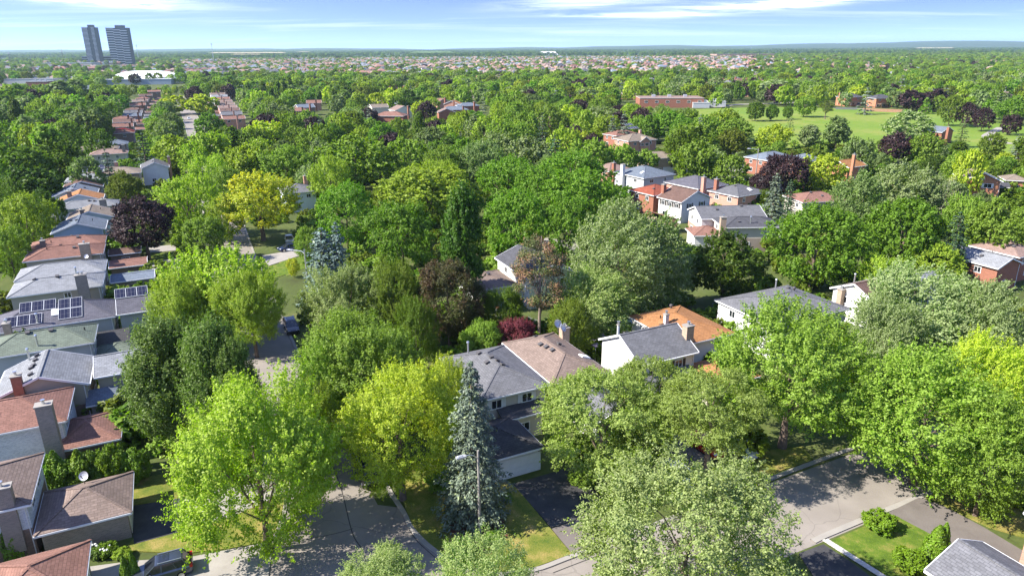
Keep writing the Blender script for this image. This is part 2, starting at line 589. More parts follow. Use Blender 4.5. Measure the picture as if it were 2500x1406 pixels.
def conifer(seed, Rr, Hh, z0, levels, nb, nper, L, power=0.72, droop=0.25, asp=0.5, ragged=0.2, top=0.07):
    rng = np.random.default_rng(seed)
    VV = []
    for i in range(levels):
        f = (i + rng.uniform(-0.2, 0.2)) / levels
        z = z0 + (Hh - z0) * f
        r = Rr * ((1 - f) ** power + top) * rng.uniform(1 - ragged, 1 + ragged)
        if i == levels - 1:
            r = Rr * top
        n = max(4, int(nb * (0.5 + 0.5 * (1 - f))))
        th0 = rng.uniform(0, 6.28)
        for b in range(n):
            th = th0 + 6.283 * b / n + rng.normal(0, 0.12)
            rb = r * rng.uniform(0.75, 1.12)
            dirv = np.array([math.cos(th), math.sin(th), 0])
            side = np.array([-math.sin(th), math.cos(th), 0])
            m = max(3, int(nper * (0.25 + 0.75 * rb / Rr)))
            tt = rng.uniform(0.12, 1, m) ** 0.7
            wid = rb * 0.30 * (1.15 - tt) + 0.12 * rb * 0.3
            la = rng.uniform(-1, 1, m) * wid
            zz = z + rb * 0.10 * tt - droop * rb * tt ** 1.6 + rb * 0.16 * np.clip(tt - 0.75, 0, 1) - np.abs(la) * 0.25 + rng.normal(0, 0.05, m) * Rr * 0.5
            pos = dirv * (tt * rb)[:, None] + side * la[:, None]
            pos[:, 2] = zz
            ax = dirv * 1.0 + side * (np.sign(la) * 0.6)[:, None] + rng.normal(0, 0.3, (m, 3)) + np.array([0, 0, -0.2])
            nr = nz(np.array([0, 0, 0.8]) + dirv * 0.45 + rng.normal(0, 0.4, (m, 3)))
            VV.append(leaves(pos, ax, nr, L, L * asp, rng))
    return np.concatenate(VV), None


def columnar(seed, Rr, Hh, z0, n, L, shape=0.6, asp=0.5, up=1.6, bumps=0.12, inner=0.8, tips=1):
    """dense upright crown: cedar, poplar, clipped cone"""
    rng = np.random.default_rng(seed)
    f = rng.uniform(0, 1, n) ** 0.85
    th = rng.uniform(0, 6.283, n)
    ph = rng.uniform(0, 6.283, 6)
    prof = np.clip((1 - f), 0, 1) ** shape * np.clip(f * 7 + 0.45, 0, 1)
    wob = 1 + bumps * (np.sin(3 * th + 9 * f + ph[0]) + np.sin(5 * th - 13 * f + ph[1]) + 0.7 * np.sin(2 * th + 23 * f + ph[2])) * 0.6
    r = Rr * prof * wob * rng.uniform(inner, 1.04, n)
    pos = np.stack([r * np.cos(th), r * np.sin(th), z0 + (Hh - z0) * f], 1)
    d = np.stack([np.cos(th), np.sin(th), np.full(n, 0.25)], 1)
    ax = nz(d * 0.5 + np.array([0, 0, up]) + rng.normal(0, 0.5, pos.shape))
    nr = nz(d + rng.normal(0, 0.5, pos.shape))
    return leaves(pos, ax, nr, L, L * asp, rng), None


def trunk_mesh(name, Hh, r0, lobes, nl=7, seed=0, top=0.7):
    rng = random.Random(seed)
    b = MB()
    k = 7
    hz = Hh * top
    pts = [(rng.uniform(-.12, .12) * i * .4, rng.uniform(-.12, .12) * i * .4, hz * i / k) for i in range(k + 1)]
    rad = [r0 * (1.35 if i == 0 else 1.0) * (1 - 0.78 * i / k) for i in range(k + 1)]
    b.tube(pts, rad, 8)
    if lobes is not None and nl:
        sel = list(lobes)
        rng.shuffle(sel)
        for lc in sel[:nl]:
            i = rng.randint(2, k - 2)
            p0 = Vector(pts[i])
            p2 = Vector(lc)
            if p2.z < p0.z:
                p0 = Vector(pts[2])
            mid = p0.lerp(p2, 0.5) + Vector((0, 0, 0.06 * Hh))
            b.tube([p0, mid, p2], [rad[i] * .55, rad[i] * .35, rad[i] * .12], 5)
    return b.mesh(name)


# reference crown sizes; each style has near (0), middle (1), far (2) and very far (3) versions
REF = {}


def make_style(style, lod, var):
    key = (style, lod, var)
    if key in TREES:
        return TREES[key]
    sd = hash((len(style) * 31 + ord(style[0]) * 7 + ord(style[-1]) * 3 + lod * 101 + var * 17)) % 100000
    kL = (0.62, 1.1, 2.2, 4.4)[lod]
    kn = (2.45, 0.88, 0.25, 0.06)[lod]
    lob = None
    Hh, Rr = 13.0, 6.5
    tr = dict(r0=0.30, nl=(9, 7, 4, 2)[lod], top=0.7)
    N = lambda x: max(2, int(round(x * math.sqrt(kn))))
    if style == 'maple':
        V, lob = broad(sd, Rr, Hh, 1.6, 26, N(34), N(27), 0.35 * kL, up=0.6, slen=1.55, lobe=0.35, lat=0.25)
    elif style == 'spray':     # ragged upright sprays, flame-like outline
        V, lob = broad(sd, Rr, Hh, 1.5, 24, N(44), N(32), 0.35 * kL, up=1.0, slen=2.0, lobe=0.35, lat=0.27, bias=0.05)
    elif style == 'round':     # dense round-headed
        V, lob = broad(sd, Rr, Hh, 1.4, 46, N(28), N(19), 0.38 * kL, up=0.3, slen=0.95, lobe=0.27, lat=0.25, bias=0.3, pear=0.12)
    elif style == 'locust':    # feathery, layered, light
        V, lob = broad(sd, Rr, Hh, 1.8, 44, N(26), N(20), 0.34 * kL, up=0.2, slen=1.4, lobe=0.26, lat=0.24, flat=0.45, droop=0.15, bias=0.45)
    elif style == 'wind':      # silver maple, leaves streaming in the wind
        V, lob = broad(sd, Rr, Hh, 1.6, 30, N(32), N(23), 0.38 * kL, up=0.25, slen=1.9, lobe=0.33, lat=0.22, wind=(0.75, -0.1), droop=0.1, nrm_out=0.35)
    elif style == 'open':      # foreground linden with single leaves showing
        V, lob = broad(sd, Rr, Hh, 2.4, 46, N(32), N(24), 0.28 * kL, up=0.45, slen=1.6, lobe=0.3, lat=0.24, droop=0.2, nrm_out=0.5)
    elif style == 'poplar':
        Rr, Hh = 3.4, 16.5
        V, lob = broad(sd, Rr, Hh, 0.6, 44, N(28), N(19), 0.34 * kL, up=2.0, slen=1.7, lobe=0.45, lat=0.26, pear=0.95)
    elif style == 'spruce':
        Rr, Hh = 3.0, 15.0
        V, lob = conifer(sd, Rr, Hh, 0.7, (30, 22, 13, 8)[lod], (15, 12, 9, 7)[lod], (62, 34, 14, 7)[lod], (0.27, .42, .8, 1.3)[lod])
        tr = dict(r0=0.25, nl=0, top=0.93)
    elif style == 'pine':
        Rr, Hh = 3.0, 16.0
        V, lob = broad(sd, Rr, Hh, 5.0, 22, N(18), N(16), 0.3 * kL, up=0.3, slen=0.8, lobe=0.26, lat=0.3, flat=0.5, pear=0.3)
        tr = dict(r0=0.24, nl=14, top=0.95)
    elif style == 'cedar':
        Rr, Hh = 1.0, 5.0
        V, lob = columnar(sd, Rr, Hh, 0.1, (3400, 1500, 400, 120)[lod], 0.24 * (1, 1.5, 2.4, 3)[lod], 0.75, 0.45)
        tr = dict(r0=0.1, nl=0, top=0.6)
    elif style == 'shrub':
        Rr, Hh = 1.5, 2.2
        V, lob = broad(sd, Rr, Hh, 0.15, 22, N(16), N(11), 0.17 * (1, 1.5, 2.4, 3)[lod], up=0.5, slen=0.32, lobe=0.3, lat=0.1)
        tr = dict(r0=0.07, nl=6, top=0.6)
    elif style == 'bare':
        V, lob = broad(sd, Rr, Hh, 2.0, 26, N(9), N(10), 0.3 * kL, up=0.7, slen=1.4, lobe=0.3, lat=0.4)
        tr = dict(r0=0.28, nl=22, top=0.75)
    h_nom = Hh
    Hh, Rr = float(V[:, 2].max()), float(np.percentile(np.hypot(V[:, 0], V[:, 1]), 98.5))
    me = quads_mesh('crown_' + style, V)
    tm = trunk_mesh('trunk_' + style, h_nom, seed=sd, lobes=lob, **tr)
    TREES[key] = (me, tm, Rr, Hh)
    return TREES[key]


NVAR = {0: 2, 1: 2, 2: 3, 3: 2}
_tv = {}


def tree(name, style, colour, x, y, H, Rad, label=None, cat='tree', group=None, lod=None, rot=None, bark=BARK, lift=0.0):
    dist = math.hypot(x, y)
    if lod is None:
        lod = 0 if dist < 100 else 1 if dist < 210 else 2 if dist < 480 else 3
    k = _tv.get((style, lod), 0)
    _tv[(style, lod)] = k + 1
    me, tm, r0, h0 = make_style(style, lod, k % NVAR[lod])
    r = empty(name, (x, y, 0), random.uniform(0, 6.28) if rot is None else rot)
    r.scale = (Rad / r0, Rad / r0, H / h0)
    if style == 'wind':
        r.rotation_euler = (0, 0, random.uniform(-0.5, 0.5))
    tag(r, label, cat, group)
    c = link('crown', me, LEAF[colour], r, objmat=True)
    w = link('trunk', tm, bark, r)
    if lift:                                  # crown held up on a longer bare trunk
        k_ = (H - lift) / H
        for q in (c, w):
            q.scale = (1, 1, k_)
            q.location = (0, 0, lift / (H / h0))
        f = MB().tube([(0, 0, 0), (.05, 0, lift / (H / h0) + .3)], [.46, .34], 10)
        f.build('trunk', bark, r)
    return r

# ------------------------------------------------------------------ houses
_wm = {}


def window_meshes(w, h, div):
    k = (round(w, 2), round(h, 2), div)
    if k not in _wm:
        f = MB()
        t_ = 0.09
        f.box((0, -0.035, h / 2 - t_ / 2), (w, 0.07, t_)).box((0, -0.035, -h / 2 + t_ / 2), (w + 0.08, 0.10, t_))
        f.box((-w / 2 + t_ / 2, -0.035, 0), (t_, 0.07, h - 2 * t_)).box((w / 2 - t_ / 2, -0.035, 0), (t_, 0.07, h - 2 * t_))
        for i in range(1, div):
            f.box((-w / 2 + w * i / div, -0.03, 0), (0.06, 0.055, h - 2 * t_))
        fm = f.mesh('window_frame')
        fm.materials.append(WHITE)
        pm = MB().box((0, -0.012, 0), (w - 2 * t_, 0.024, h - 2 * t_)).mesh('window_pane')
        pm.materials.append(GLASS)
        sm = MB()
        for i in range(9):
            sm.box((0, -0.03, -h / 2 + h * (i + 0.5) / 9), (0.38, 0.04, h / 9 * 0.8))
        sm.box((-0.2, -0.025, 0), (0.05, 0.05, h)).box((0.2, -0.025, 0), (0.05, 0.05, h)).box((0, -0.012, 0), (0.4, 0.02, h))
        sh = sm.mesh('window_shutter')
        _wm[k] = (fm, pm, sh)
    return _wm[k]


PANEL = None


def panel_mesh():
    global PANEL
    if PANEL is None:
        m, t = mat('solar cells')
        uv = t('ShaderNodeTexCoord').outputs['UV']
        br = t('ShaderNodeTexBrick', {'Vector': uv, 'Color1': (.014, .016, .035, 1), 'Color2': (.024, .024, .045, 1), 'Mortar': (.16, .16, .18, 1), 'Scale': 1.0, 'Mortar Size': 0.012, 'Brick Width': 0.33,
                                      'Row Height': 0.8}, offset=0.0)
        out(t, t('ShaderNodeBsdfPrincipled', {'Base Color': br.outputs[0], 'Roughness': 0.25, 'Specular IOR Level': 0.3}).outputs[0])
        c = MB().box((0, 0, 0.03), (0.98, 1.60, 0.04)).mesh('solar_cells')
        c.materials.append(m)
        f = MB()
        for sx in (-1, 1):
            f.box((sx * 0.515, 0, 0.03), (0.04, 1.70, 0.07))
        for sy in (-1, 1):
            f.box((0, sy * 0.825, 0.03), (0.975, 0.055, 0.07))
        fm = f.mesh('solar_frame')
        fm.materials.append(plain('panel frame', (.42, .43, .45), .5))
        PANEL = (c, fm)
    return PANEL


_vent = {}


def small(kind):
    if kind not in _vent:
        b = MB()
        if kind == 'roof_vent':
            b.box((0, 0, 0.06), (0.42, 0.42, 0.12)).box((0, 0, 0.20), (0.5, 0.5, 0.10))
            m = VENT
        elif kind == 'plumbing_vent':
            b.tube([(0, 0, -.1), (0, 0, .4)], .07, 8)
            m = BLACK
        elif kind == 'vent_pipe':
            b.tube([(0, 0, -.2), (0, 0, 1.25)], .11, 8)
            b.tube([(0, 0, 1.27), (0, 0, 1.36), (0, 0, 1.5)], [.14, .19, .13], 8)
            m = METAL
        elif kind == 'skylight':
            b.box((0, 0, 0.08), (0.85, 1.2, 0.16)).box((0, 0, 0.18), (0.7, 1.05, 0.06), taper=0.8)
            m = WHITE
        elif kind == 'turbine_vent':
            b.tube([(0, 0, -.1), (0, 0, .25)], .15, 8)
            b.tube([(0, 0, .25), (0, 0, .4), (0, 0, .55), (0, 0, .65)], [.2, .27, .22, .05], 10)
            m = VENT
        me = b.mesh(kind)
        me.materials.append(m)
        _vent[kind] = me
    return _vent[kind]


_dish = None


def dish_meshes():
    global _dish
    if _dish is None:
        b = MB()
        n = 14
        for r0, r1, y0, y1 in ((0, .2, 0, .02), (.2, .36, .02, .09)):
            for k in range(n):
                a0, a1 = 6.283 * k / n, 6.283 * (k + 1) / n
                q = [(r0 * math.cos(a0), -y0, r0 * math.sin(a0)), (r1 * math.cos(a0), -y1, r1 * math.sin(a0)), (r1 * math.cos(a1), -y1, r1 * math.sin(a1)), (r0 * math.cos(a1), -y0, r0 * math.sin(a1))]
                b.poly(q if r0 else q[:3])
                b.poly([(x, y + .03, z) for x, y, z in (q[::-1] if r0 else q[2::-1])])
        dm = b.mesh('dish_bowl')
        dm.materials.append(STEEL)
        a = MB().bar((0, 0, -.3), (0, -.42, -.02), .04).bar((0, .05, -.02), (0, .22, -.75), .06).box((0, -.44, 0), (.08, .1, .1))
        am = a.mesh('dish_arm')
        am.materials.append(DARKTRIM)
        _dish = (dm, am)
    return _dish


class House:
    def __init__(s, label, blocks, ang=26.0, name='house', cat='house', group=None, wins='auto', vents=3, chim=(), detail=2):
        s.ang = R(ang)
        s.v = Vector((math.cos(s.ang), math.sin(s.ang), 0))
        s.u = Vector((-math.sin(s.ang), math.cos(s.ang), 0))
        s.o = None
        s.blocks = []
        s.detail = detail
        for b in blocks:
            b = dict(b)
            z = b['z']
            (cn, px, py) = b['a']
            p = P(px, py, z)
            if 'b' in b:
                cn2, px2, py2 = b['b']
                q = P(px2, py2, z)
                dd = q - p
                if 'w' not in b:
                    b['w'] = abs(dd.dot(s.v))
                if 'd' not in b:
                    b['d'] = abs(dd.dot(s.u))
            if s.o is None:
                nl = p.copy()
                if cn[1] == 'R':
                    nl -= s.v * b['w']
                if cn[0] == 'F':
                    nl -= s.u * b['d']
                s.o = Vector((nl.x, nl.y, 0))
            l = s.loc(p)
            b['x0'] = l.x - (b['w'] if cn[1] == 'R' else 0)
            b['y0'] = l.y - (b['d'] if cn[0] == 'F' else 0)
            s.blocks.append(b)
        s.root = empty(name, s.o, s.ang)
        tag(s.root, label, cat, group)
        for i, b in enumerate(s.blocks):
            s.block(b)
            if wins == 'auto' and detail:
                s.autowin(b)
        if vents:
            s.autovents(s.blocks[0], vents)
        for c in chim:
            s.chimney(*c)

    def loc(s, p):
        d = Vector(p) - s.o
        return Vector((d.dot(s.v), d.dot(s.u), p[2]))

    def roofz(s, b, x, y):
        x0, y0, w, d, z, p, t_ = b['x0'], b['y0'], b['w'], b['d'], b['z'], b['p'], b['t']
        dx_ = min(x - x0, x0 + w - x)
        dy_ = min(y - y0, y0 + d - y)
        if t_ == 'flat':
            return z
        if t_ == 'gabx':
            return z + p * dy_
        if t_ == 'gaby':
            return z + p * dx_
        if t_ == 'shedr':
            return z + p * (x0 + w - x)
        if t_ == 'shedn':
            return z + p * (y - y0)
        return z + p * min(dx_, dy_)

    def on_roof(s, b, px, py):
        z = b['z'] + b['ht'] + 0.4
        while z > b['z'] - .2:
            l = s.loc(P(px, py, z))
            if b['x0'] <= l.x <= b['x0'] + b['w'] and b['y0'] <= l.y <= b['y0'] + b['d'] and z <= s.roofz(b, l.x, l.y):
                return l
            z -= 0.02
        l = s.loc(P(px, py, b['z'] + b['ht'] * .6))
        l.x = min(max(l.x, b['x0'] + .6), b['x0'] + b['w'] - .6)
        l.y = min(max(l.y, b['y0'] + .6), b['y0'] + b['d'] - .6)
        return l

    def block(s, b):
        b.setdefault('p', 0.40)
        b.setdefault('t', 'hip')
        x0, y0, w, d, z, p, t_ = b['x0'], b['y0'], b['w'], b['d'], b['z'], b['p'], b['t']
        x1, y1 = x0 + w, y0 + d
        rm = roofm(b.get('roof', 'grey'))
        trim = DARKTRIM if b.get('trim') == 'dark' else WHITE
        ov = b.get('ov', 0.42)
        rf, gt, rc = MB(), MB(), MB()
        zt = z + 0.03
        wx0, wx1, wy0, wy1 = x0 + ov, x1 - ov, y0 + ov, y1 - ov
        if t_ == 'gabx':
            wx0, wx1 = x0 + 0.3, x1 - 0.3
        if t_ == 'gaby':
            wy0, wy1 = y0 + 0.3, y1 - 0.3
        b['wall_rect'] = (wx0, wx1, wy0, wy1)
        E4 = [(x0, y0, zt), (x1, y0, zt), (x1, y1, zt), (x0, y1, zt)]

        def eave(a, c):
            gt.bar((a[0], a[1], z - 0.09), (c[0], c[1], z - 0.09), 0.11, 0.17)

        ht = 0.0
        if t_ == 'hip':
            run = min(w, d) / 2
            ht = run * p
            if w >= d:
                ra, rb = Vector((x0 + run, y0 + run, zt + ht)), Vector((x1 - run, y0 + run, zt + ht))
                rf.poly([E4[0], E4[1], rb, ra]).poly([E4[2], E4[3], ra, rb])
                rf.poly([E4[1], E4[2], rb]).poly([E4[3], E4[0], ra])
                hips = [(E4[0], ra), (E4[3], ra), (E4[1], rb), (E4[2], rb)]
            else:
                ra, rb = Vector((x0 + run, y0 + run, zt + ht)), Vector((x0 + run, y1 - run, zt + ht))
                rf.poly([E4[0], E4[1], ra]).poly([E4[2], E4[3], rb])
                rf.poly([E4[1], E4[2], rb, ra]).poly([E4[3], E4[0], ra, rb])
                hips = [(E4[0], ra), (E4[1], ra), (E4[2], rb), (E4[3], rb)]
            rf.poly([(x0, y1, z - .02), (x1, y1, z - .02), (x1, y0, z - .02), (x0, y0, z - .02)])
            if s.detail:
                for a, c in hips + ([(ra, rb)] if (rb - ra).length > .3 else []):
                    rc.bar(Vector(a) + Vector((0, 0, .02)), Vector(c) + Vector((0, 0, .01)), 0.26, 0.035)
                for i in range(4):
                    eave(E4[i], E4[(i + 1) % 4])
        elif t_ in ('gabx', 'gaby'):
            def q(a, c, zz):           # a runs along the ridge, c across it
                return (a, c, zz) if t_ == 'gabx' else (c, a, zz)
            A0, A1, C0, C1 = (x0, x1, y0, y1) if t_ == 'gabx' else (y0, y1, x0, x1)
            cm = (C0 + C1) / 2
            ht = (C1 - C0) / 2 * p
            th = 0.16
            s1 = [q(A0, C0, zt), q(A1, C0, zt), q(A1, cm, zt + ht), q(A0, cm, zt + ht)]
            s2 = [q(A1, C1, zt), q(A0, C1, zt), q(A0, cm, zt + ht), q(A1, cm, zt + ht)]
            for sl_ in (s1, s2):
                if t_ == 'gaby':
                    sl_ = sl_[::-1]
                rf.poly(sl_)
                low = [(x_, y_, z_ - th) for x_, y_, z_ in sl_]
                rf.poly(low[::-1])
                for i in range(4):
                    j = (i + 1) % 4
                    rf.poly([sl_[j], sl_[i], low[i], low[j]])
            if s.detail:
                rc.bar(q(A0, cm, zt + ht + .01), q(A1, cm, zt + ht + .01), 0.26, 0.035)
                for A in (A0, A1):
                    k = -0.03 if A == A0 else 0.03
                    gt.bar(q(A + k, C0, z - .07), q(A + k, cm, z + ht - .07), 0.06, 0.24).bar(q(A + k, C1, z - .07), q(A + k, cm, z + ht - .07), 0.06, 0.24)
                eave(q(A0, C0 - .06, 0), q(A1, C0 - .06, 0))
                eave(q(A0, C1 + .06, 0), q(A1, C1 + .06, 0))
        elif t_ in ('shedr', 'shedn'):
            hr = p * (w if t_ == 'shedr' else d)
            ht = hr
            if t_ == 'shedr':
                top = [(x0, y0, zt + hr), (x1, y0, zt), (x1, y1, zt), (x0, y1, zt + hr)]
            else:
                top = [(x0, y0, zt), (x1, y0, zt), (x1, y1, zt + hr), (x0, y1, zt + hr)]
            low = [(a, c, e - .16) for a, c, e in top]
            rf.poly(top).poly(low[::-1])
            for i in range(4):
                j = (i + 1) % 4
                rf.poly([top[j], top[i], low[i], low[j]])
            if s.detail:
                eave(E4[1], E4[2]) if t_ == 'shedr' else eave(E4[0], E4[1])
        else:
            rf.box(((x0 + x1) / 2, (y0 + y1) / 2, z - 0.1), (w, d, 0.24))
            if s.detail:
                for i in range(4):
                    eave(E4[i], E4[(i + 1) % 4])
        b['ht'] = ht
        rf.build('roof', rm, s.root)
        if rc.f:
            rc.build('ridge_cap', rm, s.root)
        if gt.f:
            gt.build('gutter', trim, s.root)
        # walls
        zb = 0.0
        if b.get('wall2'):
            zb = 2.75
            w2 = MB()
            for x_, y_, nx, ny in ((wx0, wy0, 0, -1), (wx1, wy0, 1, 0), (wx1, wy1, 0, 1), (wx0, wy1, -1, 0)):
                pass
            w2.box(((wx0 + wx1) / 2, (wy0 + wy1) / 2, zb / 2), (wx1 - wx0 + .06, wy1 - wy0 + .06, zb))
            w2.build('lower_wall', wallm(b['wall2']), s.root)
        wb = MB()
        zt2 = z - 0.03
        c4 = [(wx0, wy0), (wx1, wy0), (wx1, wy1), (wx0, wy1)]
        for i in range(4):
            a, c = c4[i], c4[(i + 1) % 4]
            wb.poly([(*a, zb), (*c, zb), (*c, zt2), (*a, zt2)])
        if t_ == 'gabx':
            ym = (wy0 + wy1) / 2
            g = ht - 0.30
            wb.poly([(wx0, wy1, zt2), (wx0, wy0, zt2), (wx0, ym, zt2 + g + .1)]).poly([(wx1, wy0, zt2), (wx1, wy1, zt2), (wx1, ym, zt2 + g + .1)])
        if t_ == 'gaby':
            xm = (wx0 + wx1) / 2
            g = ht - 0.30
            wb.poly([(wx0, wy0, zt2), (wx1, wy0, zt2), (xm, wy0, zt2 + g + .1)]).poly([(wx1, wy1, zt2), (wx0, wy1, zt2), (xm, wy1, zt2 + g + .1)])
        if t_ == 'shedr':
            wb.poly([(wx0, wy0, zt2), (wx1, wy0, zt2), (wx0, wy0, zt2 + ht - .2)])
        wb.build('wall', wallm(b.get('wall', 'white')), s.root)
        if b.get('gd'):
            side, pos, gw = b['gd']
            s.garage_door(b, side, pos, gw)
        if s.detail >= 2 and b['z'] > 4:
            for x_, y_ in ((wx1 - .15, wy0 - .06), (wx1 + .06, wy1 - .15)):
                MB().tube([(x_, y_, .1), (x_, y_, z - .2)], .045, 6).build('downpipe', trim, s.root)

    def place(s, b, side, pos, z, off=0.0):
        wx0, wx1, wy0, wy1 = b['wall_rect']
        if side == 'N':
            return (wx0 + (wx1 - wx0) * pos, wy0 - off, z), 0.0
        if side == 'R':
            return (wx1 + off, wy0 + (wy1 - wy0) * pos, z), R(90)
        if side == 'F':
            return (wx0 + (wx1 - wx0) * pos, wy1 + off, z), R(180)
        return (wx0 - off, wy0 + (wy1 - wy0) * pos, z), R(270)

    def window(s, b, side, pos, z, w=1.3, h=1.1, div=2, shutter=None):
        off = 0.03 if (b.get('wall2') and z < 2.7) else 0.0
        fm, pm, sh = window_meshes(w, h, div)
        l, rz = s.place(b, side, pos, z, off)
        f = link('window', fm, None, s.root, l, rz)
        link('pane', pm, None, f)
        if shutter:
            for sg in (-1, 1):
                link('shutter', sh, plain(shutter, (.72, .72, .70) if 'white' in shutter else (.06, .05, .045), 0.6), f, (sg * (w / 2 + .22), 0, 0), objmat=True)
        return f

    def garage_door(s, b, side, pos, gw):
        m = MB()
        for i in range(4):
            m.box((0, -.025, .27 + i * .53), (gw, .05, .50))
        m.box((0, -.012, 1.06), (gw, .02, 2.1))
        l, rz = s.place(b, side, pos, 0.02)
        g = m.build('garage_door', WHITE, s.root, l, rz)
        return g

    def autowin(s, b):
        rn = random.Random(int(b['x0'] * 37 + b['w'] * 91 + b['a'][1]))
        wx0, wx1, wy0, wy1 = b['wall_rect']
        far = s.detail < 2
        sh = b.get('shutter')
        if b['z'] > 4.2:
            zt = b['z'] - 1.15
            for pos in (0.24, 0.72):
                if b.get('nwin', True):
                    s.window(b, 'N', pos + rn.uniform(-.05, .05), zt, rn.choice((.9, 1.2, 1.5)), 1.05, 2, sh)
            for pos in (0.25, 0.72):
                s.window(b, 'R', pos + rn.uniform(-.04, .04), zt, 1.5, 1.15, 2, sh)
            if not far and b.get('lwin', True):
                for pos in ((.2, .5, .8) if sh else (.28, .72)):
                    s.window(b, 'L', pos, zt, 1.2, 1.1, 2, sh)
                s.window(b, 'L', 0.7, 1.5, 1.6, 1.3, 2)
                s.window(b, 'R', 0.75, 1.5, 1.8, 1.3, 3)
                s.window(b, 'N', 0.4, 1.5, 1.2, 1.1, 2)
        elif not b.get('gd') and b['w'] > 4:
            s.window(b, 'N', 0.5, 1.5, 1.4, 1.1, 2)

    def autovents(s, b, n):
        rn = random.Random(int(b['x0'] * 13 + b['w'] * 57 + b['a'][2]))
        kinds = ['roof_vent', 'plumbing_vent', 'roof_vent', 'vent_pipe', 'roof_vent', 'plumbing_vent']
        for i in range(n):
            x = b['x0'] + b['w'] * rn.uniform(.25, .75)
            y = b['y0'] + b['d'] * rn.uniform(.22, .6)
            s.put(b, kinds[i % 6], x, y)

    def put(s, b, kind, x, y, rot=True):
        e = 0.05
        z = s.roofz(b, x, y)
        o = link(kind, small(kind), None, s.root, (x, y, z + 0.03))
        if kind in ('roof_vent', 'skylight'):
            gx = (s.roofz(b, x + e, y) - s.roofz(b, x - e, y)) / (2 * e)
            gy = (s.roofz(b, x, y + e) - s.roofz(b, x, y - e)) / (2 * e)
            n = Vector((-gx, -gy, 1)).normalized()
            o.rotation_euler = n.to_track_quat('Z', 'Y').to_euler()
        return o

    def put_px(s, bi, kind, px, py):
        b = s.blocks[bi]
        l = s.on_roof(b, px, py)
        return s.put(b, kind, l.x, l.y)

    def chimney(s, px, py, ztop, wx=1.0, wy=0.8, wall='taupebrick', pots=1, zb=1.0):
        l = s.loc(P(px, py, ztop))
        c = MB().box((l.x, l.y, (zb + ztop) / 2), (wx, wy, ztop - zb)).build('chimney', wallm(wall), s.root)
        MB().box((l.x, l.y, ztop + .06), (wx + .16, wy + .16, .12)).build('chimney_cap', CONCRETE, c)
        for i in range(pots):
            ox = (i - (pots - 1) / 2) * .5
            MB().tube([(l.x + ox, l.y, ztop + .12), (l.x + ox, l.y, ztop + .42)], .14, 8).tube([(l.x + ox, l.y, ztop + .47), (l.x + ox, l.y, ztop + .56)], .21, 8).build('flue_pot', METAL, c)
        return c

    def panels(s, bi, px, py, nx, ny, face='N', skip=()):
        """solar panels, upper left one centred on the pixel, on the near or right slope"""
        b = s.blocks[bi]
        l = s.on_roof(b, px, py)
        p = b['p']
        k = math.cos(math.atan(p))
        cm, fm = panel_mesh()
        for j in range(ny):
            for i in range(nx):
                if (i, j) in skip:
                    continue
                x, y = l.x + i * 1.40, l.y - j * 2.02 * k
                z = b['z'] + p * (y - b['y0']) + .10
                f = link('solar_panel', cm, None, s.root, (x, y, z))
                f.rotation_euler = (math.atan(p), 0, 0)
                f.scale = (1.32, 1.17, 1)
                link('frame', fm, None, f)

    def dish(s, px, py, z, rz=-0.6, sc=1.0):
        l = s.loc(P(px, py, z))
        dm, am = dish_meshes()
        o = link('satellite_dish', dm, None, s.root, l)
        o.rotation_euler = (-0.5, 0, rz)
        o.scale = (sc, sc, sc)
        link('dish_arm', am, None, o)


def B(a, z, w=None, d=None, b=None, **k):
    r = dict(a=a, z=z, **k)
    if w:
        r['w'] = w
    if d:
        r['d'] = d
    if b:
        r['b'] = b
    return r


# ------------------------------------------------------------------ ground, roads, kerbs
v26 = Vector((math.cos(R(26)), math.sin(R(26)), 0))
u26 = Vector((-math.sin(R(26)), math.cos(R(26)), 0))


def sheet(name, pts, z, m, kind='structure', thick=0.0):
    b = MB()
    pts = [(p[0], p[1], z) for p in pts]
    ar = sum(a[0] * c[1] - c[0] * a[1] for a, c in zip(pts, pts[1:] + pts[:1]))
    if ar < 0:
        pts = pts[::-1]
    b.poly(pts)
    if thick:
        for a, c in zip(pts, pts[1:] + pts[:1]):
            b.poly([(a[0], a[1], z - thick), (c[0], c[1], z - thick), c, a])
    o = b.build(name, m)
    tag(o, kind=kind)
    return o


def offset_line(pts, off):
    o = []
    for i, p in enumerate(pts):
        a = Vector(pts[max(i - 1, 0)])
        c = Vector(pts[min(i + 1, len(pts) - 1)])
        d = (c - a)
        d.z = 0
        d.normalize()
        o.append(Vector(p) + Vector((d.y, -d.x, 0)) * off)       # positive = right of travel
    return o


def ribbon(name, pts, w, z, m, z0=None, kind='structure'):
    l, r = offset_line(pts, -w / 2), offset_line(pts, w / 2)
    b = MB()
    for i in range(len(pts) - 1):
        q = [l[i], r[i], r[i + 1], l[i + 1]]
        b.poly([(p.x, p.y, z) for p in q][::1])
        if z0 is not None:
            b.poly([(r[i].x, r[i].y, z0), (r[i + 1].x, r[i + 1].y, z0), (r[i + 1].x, r[i + 1].y, z), (r[i].x, r[i].y, z)])
            b.poly([(l[i + 1].x, l[i + 1].y, z0), (l[i].x, l[i].y, z0), (l[i].x, l[i].y, z), (l[i + 1].x, l[i + 1].y, z)])
    o = b.build(name, m)
    tag(o, kind=kind)
    return o


def smooth(pts, n=6):
    pts = [Vector(p) for p in pts]
    res = []
    for i in range(len(pts) - 1):
        p0, p1, p2, p3 = pts[max(i - 1, 0)], pts[i], pts[i + 1], pts[min(i + 2, len(pts) - 1)]
        for k in range(n):
            t_ = k / n
            res.append(0.5 * ((2 * p1) + (p2 - p0) * t_ + (2 * p0 - 5 * p1 + 4 * p2 - p3) * t_ ** 2 + (3 * p1 - p0 - 3 * p2 + p3) * t_ ** 3))
    res.append(pts[-1])
    return res


